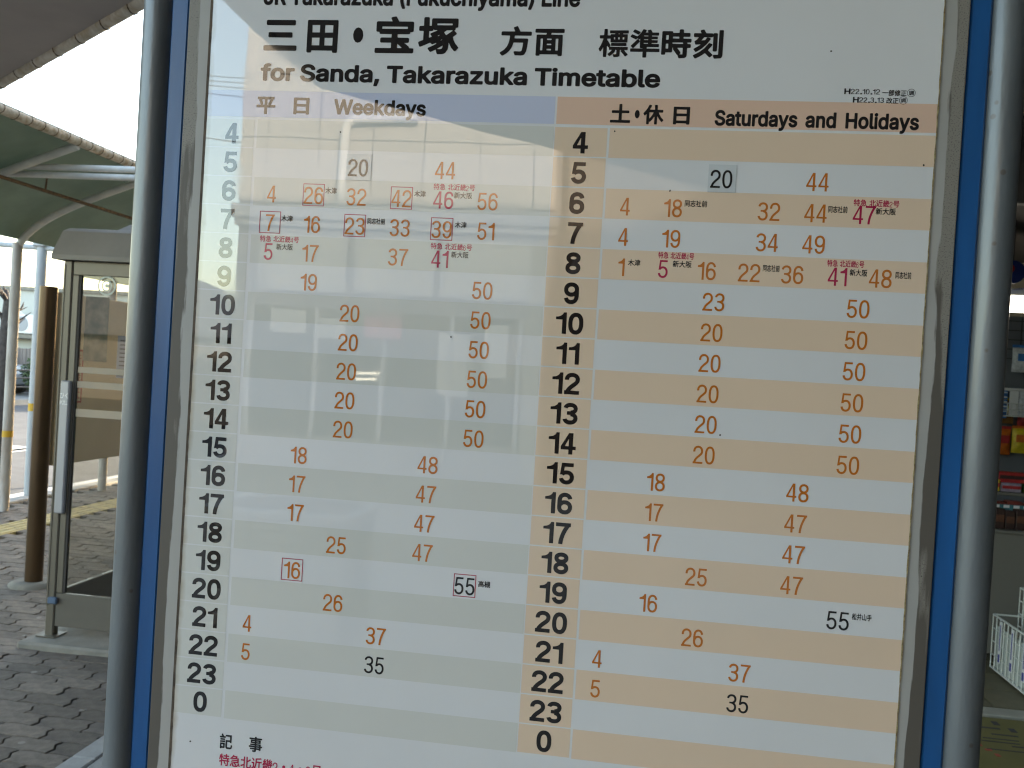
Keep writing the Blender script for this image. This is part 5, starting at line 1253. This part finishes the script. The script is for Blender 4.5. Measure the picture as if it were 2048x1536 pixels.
sec = [(-2.1, .42, .70, .62), (-1.95, .25, .86, .78), (-1.2, .20, .95, .84), (-.2, .18, .97, .86), (.9, .18, .97, .85), (1.7, .2, .88, .80), (2.05, .28, .74, .70), (2.15, .4, .62, .60)]
V, F = [], []
for (x, zlo, zhi, w) in sec:
    V += [carpt(x, -w, zlo + .06), carpt(x, -w * 1.02, (zlo + zhi) / 2), carpt(x, -w * .93, zhi - .03), carpt(x, -w * .6, zhi), carpt(x, w * .6, zhi), carpt(x, w * .93, zhi - .03), carpt(x, w * 1.02, (zlo + zhi) / 2), carpt(x, w, zlo + .06)]
n = 8
for i in range(len(sec) - 1):
    for k in range(n):
        F.append((i * n + k, i * n + (k + 1) % n, (i + 1) * n + (k + 1) % n, (i + 1) * n + k))
F += [tuple(range(n))[::-1], tuple(range((len(sec) - 1) * n, len(sec) * n))]
bodyc = part('body', MB().add(V, F, True), M_car, car)
cab = [(-1.75, .90), (-1.15, 1.40), (-.2, 1.47), (.35, 1.40), (1.05, .93)]
V, F = [], []
for i, (x, z) in enumerate(cab):
    w = .80 if z < 1 else .60
    V += [carpt(x, -w, z), carpt(x, w, z)]
F = [(2 * i, 2 * i + 2, 2 * i + 3, 2 * i + 1) for i in range(4)] + [tuple(2 * i for i in range(5))[::-1], tuple(2 * i + 1 for i in range(5))]
cabo = part('cabin', MB().add(V, F), M_car, car)
part('windscreen', MB().add([carpt(.43, -.57, 1.375), carpt(.43, .57, 1.375), carpt(1.01, .75, .985), carpt(1.01, -.75, .985)], [(0, 1, 2, 3)]), M_cglass, cabo)
for sgn in (-1, 1):
    for pts in (((-1.5, .96, .775), (-.42, .96, .775), (-.42, 1.40, .635), (-1.1, 1.35, .645)), ((-.33, .96, .775), (.85, .96, .775), (.30, 1.36, .645), (-.33, 1.40, .635))):
        part('side_window', MB().add([carpt(x, sgn * (w + .018), z) for x, z, w in pts], [(0, 1, 2, 3) if sgn < 0 else (3, 2, 1, 0)]), M_cglass, cabo)
    part('headlight', MB().box(CX + 2.02, CX + 2.12, CY + sgn * .5 - .13, CY + sgn * .5 + .13, CZ + .52, CZ + .64, .02), M_white, bodyc)
    for wx in (-1.3, 1.35):
        t = part('wheel', MB().tube([carpt(wx, sgn * .66, .31), carpt(wx, sgn * .86, .31)], .31, 22), M_tyre, car)
        part('rim', MB().tube([carpt(wx, sgn * .862, .31), carpt(wx, sgn * .875, .31)], .19, 18), M_car, t)

# ================================================================== STATION BUILDING WITH SHOP
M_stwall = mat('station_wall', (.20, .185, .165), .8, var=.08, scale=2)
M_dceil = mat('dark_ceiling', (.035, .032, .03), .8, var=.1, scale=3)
st = thing('station_building', 'dark-fronted station building with an open shop on the right', 'building', (5, 10, 0))
part('sun_block_storey', MB().box(-2.3, 14, 4.2, 17, 3.05, 8.7), M_stwall, st)  # unseen block, its height chosen to keep the low sun off the forecourt
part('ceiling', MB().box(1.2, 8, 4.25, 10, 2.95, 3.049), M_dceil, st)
part('shop_side_wall', MB().box(-2.3, 1.0, 4.3, 17, 0, 3.05), M_stwall, st)  # unseen, made solid and deep to shade the pavement from the sun
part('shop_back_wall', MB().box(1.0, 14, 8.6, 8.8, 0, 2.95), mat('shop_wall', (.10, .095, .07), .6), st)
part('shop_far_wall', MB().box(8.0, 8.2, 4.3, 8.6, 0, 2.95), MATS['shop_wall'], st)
part('light_block_wing', MB().box(5.6, 14, -11.0, 4.05, 0, 7.4), mat('wing_dark', (.05, .045, .04), .6, var=.1, scale=2), st)  # added wing, shuts out sky light from the right
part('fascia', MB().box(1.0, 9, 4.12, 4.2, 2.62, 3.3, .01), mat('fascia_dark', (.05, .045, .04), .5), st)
for k in range(5):
    w_ = part('window', MB().box(1.4 + k * 2.4, 2.9 + k * 2.4, 4.17, 4.198, 4.6, 6.0), MATS['far_glass'], st)
    part('frame', MB().box(1.35 + k * 2.4, 2.95 + k * 2.4, 4.15, 4.169, 4.52, 4.59).box(1.35 + k * 2.4, 2.95 + k * 2.4, 4.15, 4.169, 6.01, 6.08), M_alu, w_)
shopfloor = structure('shop_floor', MB().box(1.0, 8, 4.16, 8.6, -.12, -.012), mat('tile_joint', (.03, .028, .02), .9))
M_tile = mat('shop_floor_tile', (.15, .125, .07), .55, var=.1, scale=14, rand=.1)
te = MB().box(-.147, .147, -.147, .147, -.012, 0, .003).mesh('floor_tile', M_tile)
for i in range(8):
    for j in range(8):
        link('floor_tile', te, shopfloor, (1.30 + i * .3, 4.36 + j * .3, 0))
structure('threshold', MB().box(1.0, 8, 4.04, 4.16, -.12, .012, .005), mat('threshold_strip', (.40, .38, .31), .6, var=.1, scale=8))
apron = structure('apron', MB().box(-1.0, 8, 2.001, 4.04, -.12, -.012), mat('apron_conc', (.15, .14, .11), .85, var=.15, scale=6))

# fluorescent ceiling light of the shop (lit in the photograph)
M_tubes = emit_mat('fluorescent_tube', (1.0, .98, .92), 2.0)
fl = thing('ceiling_light', 'lit white fluorescent fitting under the dark shop ceiling', 'ceiling light', (3.4, 6.6, 2.3))
part('housing', MB().box(2.5, 4.6, 6.52, 6.78, 2.40, 2.46, .01), M_white, fl)
part('diffuser', MB().box(2.52, 4.58, 6.53, 6.77, 2.30, 2.399, .02), M_tubes, fl)
for x in (2.8, 4.3):
    part('hanger', MB().tube([(x, 6.65, 2.46), (x, 6.65, 2.95)], .01, 6), M_white, fl)

# round blue sign
rs = thing('round_sign', 'round blue sign with a red patch on the dark shop front', 'sign', (2.79, 6.35, 2.45))
part('disc', MB().tube([(2.79, 6.35, 2.56), (2.79, 6.365, 2.56)], .085, 32), mat('sign_blue', (.01, .04, .25), .4), rs)
part('red_patch', MB().tube([(2.765, 6.345, 2.585), (2.765, 6.349, 2.585)], .032, 20), mat('sign_red', (.45, .02, .03), .4), rs)
part('stem', MB().tube([(2.79, 6.37, 2.6), (2.79, 6.37, 2.95)], .008, 6), M_dark, rs)

# display gondola with goods
M_wire = mat('white_wire', (.70, .72, .66), .5)
gd = thing('display_shelf', 'white shop shelf unit with a tiled back and a plain lower panel', 'shelf', (3.2, 6.4, 0))
part('back_panel', MB().box(2.4, 4.4, 6.42, 6.46, 0, 2.24), mat('gondola_back', (.17, .19, .21), .6), gd)
gl = MB()
for i in range(21):
    gl.box(2.4 + i * .1 - .003, 2.4 + i * .1 + .003, 6.412, 6.419, 1.9, 2.24)
for k in range(5):
    gl.box(2.4, 4.4, 6.408, 6.4115, 1.92 + k * .07, 1.926 + k * .07)
part('grid', gl, M_dark, gd, kind='stuff')
for z in (1.70,):
    part('shelf_board', MB().box(2.4, 4.4, 6.18, 6.419, z - .02, z, .004), M_white, gd)
part('front_panel', MB().box(2.22, 4.4, 5.2, 5.24, .02, .78, .006), mat('counter_white', (.20, .19, .16), .6), gd)
part('counter_top', MB().box(2.2, 4.4, 5.18, 6.17, .781, .80, .004), MATS['counter_white'], gd)


part('riser_board', MB().box(2.3, 4.4, 5.52, 6.17, .985, 1.005, .004), MATS['counter_white'], gd)
part('riser_front', MB().box(2.3, 4.4, 5.52, 5.535, .801, .984), mat('riser_grey', (.10, .11, .12), .6), gd)


def bag(x, z, w, h, m, m2, name, label, group, y=6.36, th=.03):
    """pillow bag with crimped ends and a printed patch"""
    o = thing(name, label, 'snack bag', (x, y, z), group)
    V, F = [], []
    N, K = 7, 6
    for side in (-1, 1):
        for i in range(N + 1):
            for k in range(K + 1):
                a, c = i / N * 2 - 1, k / K * 2 - 1
                d = th * (1 - abs(a) ** 3) * (1 - abs(c) ** 3)
                V.append((x + c * w / 2 * (1 - .05 * (1 - abs(a))), y + side * d - .001 * side, z + h / 2 + a * h / 2))
    m0 = (N + 1) * (K + 1)
    for s in (0, 1):
        for i in range(N):
            for k in range(K):
                q = (s * m0 + i * (K + 1) + k, s * m0 + i * (K + 1) + k + 1, s * m0 + (i + 1) * (K + 1) + k + 1, s * m0 + (i + 1) * (K + 1) + k)
                F.append(q if s == 0 else q[::-1])
    part('pouch', MB().add(V, F, True), m, o)
    part('printed_patch', MB().box(x - w * .33, x + w * .33, y - th - .002, y - th + .001, z + h * .45, z + h * .75), m2, o)
    part('crimp', MB().box(x - w / 2, x + w / 2, y - .003, y + .003, z + h, z + h + .02), m2, o)
    return o


C = lambda n, c, r=.45: mat(n, c, r, var=.25, scale=30)
P_or, P_ye, P_re, P_br, P_wh, P_bl, P_te, P_dk, P_gr = (C('pack_orange', (.65, .16, .02)), C('pack_yellow', (.68, .52, .03)), C('pack_red', (.45, .03, .03)), C('pack_brown', (.28, .14, .04)),
                                                       C('pack_white', (.68, .72, .74)), C('pack_blue', (.05, .22, .55)), C('pack_teal', (.06, .22, .24)), C('pack_dark', (.05, .025, .02)), C('pack_green', (.12, .3, .08)))
bag(2.775, 1.21, .11, .19, P_or, P_re, 'snack_bag', 'orange snack bag hanging in the shop, left of the yellow one', 'snack bags hanging in the shop', 6.30)
bag(2.885, 1.23, .12, .18, P_ye, P_or, 'snack_bag', 'yellow snack bag hanging in the shop beside the orange one', 'snack bags hanging in the shop', 6.27)
bag(2.79, 1.44, .10, .17, P_br, P_ye, 'snack_bag', 'brown snack bag hanging above the orange one', 'snack bags hanging in the shop', 6.30)
bag(2.91, 1.42, .10, .16, P_re, P_wh, 'snack_bag', 'red and white snack bag at the right edge of the shop', 'snack bags hanging in the shop', 6.28)
bag(3.03, 1.22, .12, .19, P_gr, P_ye, 'snack_bag', 'green snack bag hanging right of the yellow one', 'snack bags hanging in the shop', 6.29)
bag(2.86, 1.82, .13, .18, P_wh, P_bl, 'snack_bag', 'white and pale blue pack on the top shelf', 'packs on the top shelf of the shop', 6.28, .05)
bag(3.02, 1.82, .13, .18, P_bl, P_wh, 'snack_bag', 'blue pack on the top shelf beside the white one', 'packs on the top shelf of the shop', 6.28, .05)


def pack(x0, x1, z0, z1, m, m2, label, y0=6.22, y1=6.34, name='snack_box'):
    o = thing(name, label, 'box', ((x0 + x1) / 2, y0, z0), 'cartons and packets on the shop shelves')
    part('carton', MB().box(x0, x1, y0, y1, z0, z1, .004), m, o)
    part('printed_band', MB().box(x0 + .004, x1 - .004, y0 - .0015, y0 - .0002, z0 + (z1 - z0) * .35, z0 + (z1 - z0) * .7), m2, o)
    return o


for k in range(6):
    pack(2.70, 2.755, 1.48 + k * .034, 1.511 + k * .034, P_bl, P_wh, 'blue and white carton %s of the narrow stack beside the steel pipe' % ('lowest', 'second from the bottom', 'third from the bottom', 'fourth from the bottom', 'fifth from the bottom', 'topmost')[k], 6.2, 6.3)
pack(2.455, 2.505, 1.006, 1.085, P_ye, P_re, 'small yellow box at the left end of the riser shelf', 5.56, 5.64)
pack(2.515, 2.64, 1.006, 1.065, C('pack_lilac', (.35, .30, .38)), P_re, 'grey-lilac box with red print on the riser shelf', 5.56, 5.66)
pack(2.50, 2.66, 1.066, 1.135, P_re, P_dk, 'dark red box lying on top of the grey-lilac one', 5.57, 5.66)
pack(2.67, 2.80, 1.006, 1.10, P_gr, P_wh, 'green box right of the grey-lilac one', 5.56, 5.66)
ORD = ('leftmost', 'second', 'third', 'fourth', 'fifth', 'sixth', 'rightmost')
for k in range(7):
    pack(2.31 + k * .062, 2.365 + k * .062, .8005, .915 + .012 * (k % 2), P_dk, C('pack_cocoa', (.13, .055, .03)), ORD[k] + ' dark brown packet of the front row on the counter', 5.24, 5.31)
for k in range(5):
    pack(2.30 + k * .095, 2.388 + k * .095, .8005, .965 - .008 * (k % 2), C('pack_maroon', (.20, .035, .025)), P_br, ('leftmost', 'second', 'third', 'fourth', 'rightmost')[k] + ' maroon box of the row behind the dark packets', 5.37, 5.45)
tl = thing('price_rail', 'teal price rail with white tickets along the counter goods', 'price rail', (3.2, 5.33, .86))
part('strip', MB().box(2.3, 4.4, 5.335, 5.343, .801, .945, .002), P_te, tl)
for k in range(20):
    part('ticket', MB().box(2.33 + k * .06, 2.365 + k * .06, 5.331, 5.3345, .925, .943), M_white, tl)
cbk = thing('card_basket', 'small white wire basket of cards on the shop shelf', 'basket', (2.78, 6.1, 1.5))
for z in (1.50, 1.545, 1.59):
    part('ring_wire', MB().tube([(2.70, 6.05, z), (2.95, 6.05, z), (2.95, 6.2, z), (2.70, 6.2, z), (2.70, 6.05, z)], .004, 6), M_wire, cbk)
for k in range(9):
    part('wire', MB().tube([(2.70 + k * .031, 6.05, 1.50), (2.70 + k * .031, 6.05, 1.59)], .003, 5), M_wire, cbk)
for k in range(3):
    part('card', MB().box(2.73 + k * .07, 2.79 + k * .07, 6.10 + k * .02, 6.104 + k * .02, 1.505, 1.68), (M_white, P_wh, C('pack_cream', (.55, .5, .3)))[k], cbk)
part('hook', MB().tube([(2.82, 6.2, 1.59), (2.82, 6.41, 1.62)], .005, 6), M_wire, cbk)

# wire baskets on the floor by the entrance
wb = thing('wire_basket_rack', 'white wire basket rack with blue and white tag strips at the shop entrance', 'basket rack', (2.5, 4.65, 0))


def wire_face(x, y0, y1, z0, z1, n, m):
    mb = MB()
    for k in range(n + 1):
        yy = y0 + (y1 - y0) * k / n
        mb.tube([(x, yy, z0), (x, yy, z1)], .0035, 6)
    for k in range(5):
        z = z0 + (z1 - z0) * k / 4
        mb.tube([(x, y0, z), (x, y1, z)], .0035 if 0 < k < 4 else .006, 6)
    return mb


for tier, (x, z0, z1) in enumerate(((2.28, .02, .33), (2.42, .20, .50))):
    bk = part('basket', wire_face(x, 4.02, 4.92, z0, z1, 16, M_wire), M_wire, wb)
    part('basket_end', MB().tube([(x, 4.92, z1), (x + .4, 4.92, z1)], .006, 6).tube([(x, 4.92, z0), (x + .4, 4.92, z0)], .005, 6).tube([(x + .2, 4.92, z0), (x + .2, 4.92, z1)], .004, 6).tube([(x + .4, 4.92, z0), (x + .4, 4.92, z1)], .006, 6), M_wire, bk)
    part('rim', MB().tube([(x, 4.02, z1), (x + .4, 4.02, z1), (x + .4, 4.92, z1)], .006, 6), M_wire, bk)
    for k in range(4):
        yy = 4.25 + k * .17
        tg = part('tag_strip', MB().box(x - .010, x - .007, yy, yy + .035, z0 + .06, z1 - .01), M_white, bk)
        part('tag_print', MB().box(x - .0115, x - .0105, yy + .006, yy + .029, z0 + .065, z0 + .11).box(x - .0115, x - .0105, yy + .012, yy + .022, z0 + .13, z1 - .03), mat('tag_blue', (.06, .07, .28), .6), tg)
    part('basket_floor', MB().box(x + .005, x + .395, 4.03, 4.91, z0, z0 + .006), M_wire, bk)
    part('liner_sheet', MB().box(x + .012, x + .016, 4.04, 4.90, z0 + .01, z1 - .06), mat('liner', (.55, .58, .54), .7), bk)

# olive carton on the ground in front of the threshold
cb = thing('olive_carton', 'olive cardboard carton with dark and red print in front of the shop threshold', 'carton', (2.1, 3.6, -.012))
M_olive = mat('olive_card', (.20, .175, .055), .8, var=.08, scale=6)
bodyb = part('body', MB().box(1.5, 2.6, 3.12, 3.97, -.01, .02, .004), M_olive, cb)
mk2 = MB()
for (x, y, w, h) in ((1.83, 3.80, .10, .018), (1.86, 3.72, .12, .014), (1.80, 3.66, .16, .010), (1.78, 3.62, .17, .010), (1.77, 3.52, .17, .010), (1.92, 3.86, .03, .05), (1.97, 3.78, .03, .05), (1.90, 3.58, .10, .012)):
    mk2.box(x, x + w, y, y + h, .0202, .0212)
part('dark_print', mk2, mat('olive_print', (.05, .045, .05), .7), bodyb)
part('red_print', MB().box(1.74, 1.76, 3.55, 3.60, .0202, .0212).box(1.755, 1.785, 3.50, 3.52, .0202, .0212).box(1.78, 1.80, 3.44, 3.47, .0202, .0212), M_redp, bodyb)

# ================================================================== BUILDINGS BEHIND THE VIEWER (seen mirrored in the poster)
WY = -12.0
M_cladding = mat('cream_cladding', (.37, .345, .32), .6, var=.03, scale=2, rand=.03)
M_bwall = mat('shade_wall', (.36, .35, .36), .8, var=.05, scale=2)
M_ledge = mat('ledge_paint', (.60, .60, .60), .6)
ab_ = thing('clad_building', 'cream panel-clad building behind the viewer, mirrored in the poster', 'building', (-3.5, WY - 3, 0))
part('core', MB().box(-5.88, -1.22, WY - 8, WY - .06, 0, 8.3), M_bwall, ab_)
cols = [-5.88, -5.48, -4.69, -3.90, -3.11, -2.32, -1.53, -1.22]
rows = [3.88, 4.80, 5.72, 6.64, 7.56, 8.3]
for i in range(len(cols) - 1):
    for j in range(len(rows) - 1):
        part('cladding_panel', MB().box(cols[i] + .006, cols[i + 1] - .006, WY - .059, WY, rows[j] + .006, rows[j + 1] - .006, .004), M_cladding, ab_)
part('ledge', MB().box(-5.90, -1.14, WY - .05, WY + .20, 3.62, 3.82, .02).box(-5.88, -1.18, WY - .05, WY + .12, 3.52, 3.619, .01), M_ledge, ab_)
part('drain_pipe', MB().tube([(-4.30, WY + .1, 3.83), (-4.30, WY + .1, 4.9), (-4.27, WY + .1, 5.03), (-4.15, WY + .1, 5.09), (-3.2, WY + .1, 5.11)], .07, 14), M_ledge, ab_)
M_wpane = mat('store_glass', (.62, .62, .58), .25, var=.06, scale=1)
for (a, c) in ((-5.43, -4.25), (-3.98, -2.93), (-2.70, -1.32)):
    w_ = part('window', MB().box(a, c, WY - .058, WY - .03, 2.68, 3.44), M_wpane, ab_)
    part('frame', MB().box(a - .07, a, WY - .058, WY - .005, 2.6, 3.5).box(c, c + .07, WY - .058, WY - .005, 2.6, 3.5).box(a, c, WY - .058, WY - .006, 2.6, 2.679).box(a, c, WY - .058, WY - .006, 3.441, 3.5), M_ledge, w_)
part('shop_window', MB().box(-5.6, -1.5, WY - .058, WY - .035, .5, 2.35), mat('dark_store_glass', (.05, .055, .05), .1), ab_)
for k in range(5):
    part('mullion', MB().box(-5.6 + k * 1.0, -5.54 + k * 1.0, WY - .034, WY - .01, .5, 2.35), M_ledge, ab_)
for (x0, x1, z0, z1) in ((-5.3, -4.75, 1.95, 2.3), (-4.55, -4.15, 1.9, 2.2), (-2.75, -2.3, 1.2, 2.1), (-2.1, -1.75, 1.5, 2.25)):
    part('window_poster', MB().box(x0, x1, WY - .034, WY - .028, z0, z1), M_wpane, ab_)
for z in (1.42, 1.34):
    part('lit_tube', MB().box(-3.95, -3.55 if z > 1.4 else -3.65, WY - .034, WY - .02, z, z + .035), emit_mat('shop_tube', (1, .95, .8), .8), ab_)
part('corner_pillar', MB().box(-1.5, -1.24, WY - .058, WY + .02, 0, 3.5), mat('pillar_cream', (.5, .45, .35), .7), ab_)
part('shop_sign', MB().box(-3.86, -3.28, WY + .02, WY + .06, 1.95, 2.28, .01), mat('pink_sign', (.62, .25, .28), .5), ab_)
db = thing('added_brown_building', 'dark brown building added beside the cream one to keep the right half of the mirror image dark', 'building', (6, WY - 4, 0))  # made up so the poster's right half mirrors something dark
part('wall', MB().box(-1.1, 22, WY - 9, WY - .6, 0, 7.8), mat('dark_brown_wall', (.075, .06, .05), .7, var=.15, scale=1.2), db)
part('awning', MB().prism([(WY - .59, 3.4), (WY + 1.2, 2.9), (WY + 1.2, 2.84), (WY - .59, 3.3)], 'x', -.9, 20), mat('awning_cloth', (.10, .085, .075), .8), db)
for k in range(6):
    w_ = part('window', MB().box(.2 + k * 3, 2.4 + k * 3, WY - .59, WY - .56, .6, 2.5), MATS['dark_store_glass'], db)
    part('frame', MB().box(.14 + k * 3, .2 + k * 3, WY - .59, WY - .54, .55, 2.55).box(2.4 + k * 3, 2.46 + k * 3, WY - .59, WY - .54, .55, 2.55), M_dark, w_)
hs = thing('grey_roofed_house', 'low house with a grey hipped roof behind the viewer, mirrored at the left edge', 'house', (-14, -22, 0))
part('wall', MB().box(-26, -9.5, -30, -20, -.1, 2.0), mat('house_wall', (.16, .15, .14), .8), hs)
part('roof', MB().add([(-26.6, -19.4, 2.0), (-9, -19.4, 2.0), (-9, -30.6, 2.0), (-26.6, -30.6, 2.0), (-22, -25, 3.9), (-13.5, -25, 3.9)], [(0, 1, 5, 4), (1, 2, 5), (2, 3, 4, 5), (3, 0, 4), (3, 2, 1, 0)]), mat('house_roof', (.16, .16, .17), .6), hs)
wires = [(6.35, 6.02, 'highest'), (6.22, 5.88, 'second highest'), (6.1, 5.74, 'third'), (5.86, 5.52, 'fourth'), (4.76, 4.42, 'lowest')]
for zl, zr, nm in wires:
    wr = MB()
    pts = []
    for k in range(17):
        t = k / 16
        pts.append((-16 + 14 * t, -14.2 if False else WY - 9.5, zl + 2.9 + (zr - zl) * t * 2.2 - .35 * math.sin(math.pi * t)))
    link('overhead_wire', wr.tube(pts, .014, 6).mesh('overhead_wire', M_dark), None, label='%s of the black overhead wires mirrored in the poster\'s left edge' % nm, cat='wire', group='overhead wires')
pw = thing('wire_pole', 'concrete pole carrying the overhead wires behind the viewer', 'pole', (-16, WY - 9.5, 0))
part('shaft', MB().tube([(-16, WY - 9.5, -.1), (-16, WY - 9.5, 10.2)], .15, 14), M_conc, pw)
part('shaft_arm', MB().box(-16.05, -15.95, WY - 10, WY - 9, 9.0, 9.1), M_dark, pw)
# low brick planter a few metres behind the viewer
pb = thing('brick_planter', 'low pale brick planter behind the viewer, mirrored low in the weekday column', 'planter', (-1.85, -4.3, 0))
M_pbrick = mat('pale_brick', (.60, .56, .50), .8, rand=.08)
part('mortar_core', MB().box(-2.26, -1.46, -4.6, -4.026, -.006, .70), mat('mortar', (.30, .28, .26), .9), pb)
bm = MB().box(-.098, .098, -.012, .012, -.031, .031, .004).mesh('brick', M_pbrick)
for j in range(10):
    for i in range(5):
        xx = -2.255 + .1 + i * .205 + (j % 2) * .1025 - .05
        if xx - .1 > -2.30 and xx + .1 < -1.42:
            link('brick', bm, pb, (xx + 1.85, -4.014 + 4.3, .035 + j * .07))
part('coping', MB().box(-2.30, -1.42, -4.64, -3.99, .701, .74, .006), M_pbrick, pb)
part('soil', MB().box(-2.2, -1.5, -4.55, -4.08, .741, .745), M_bark, pb)
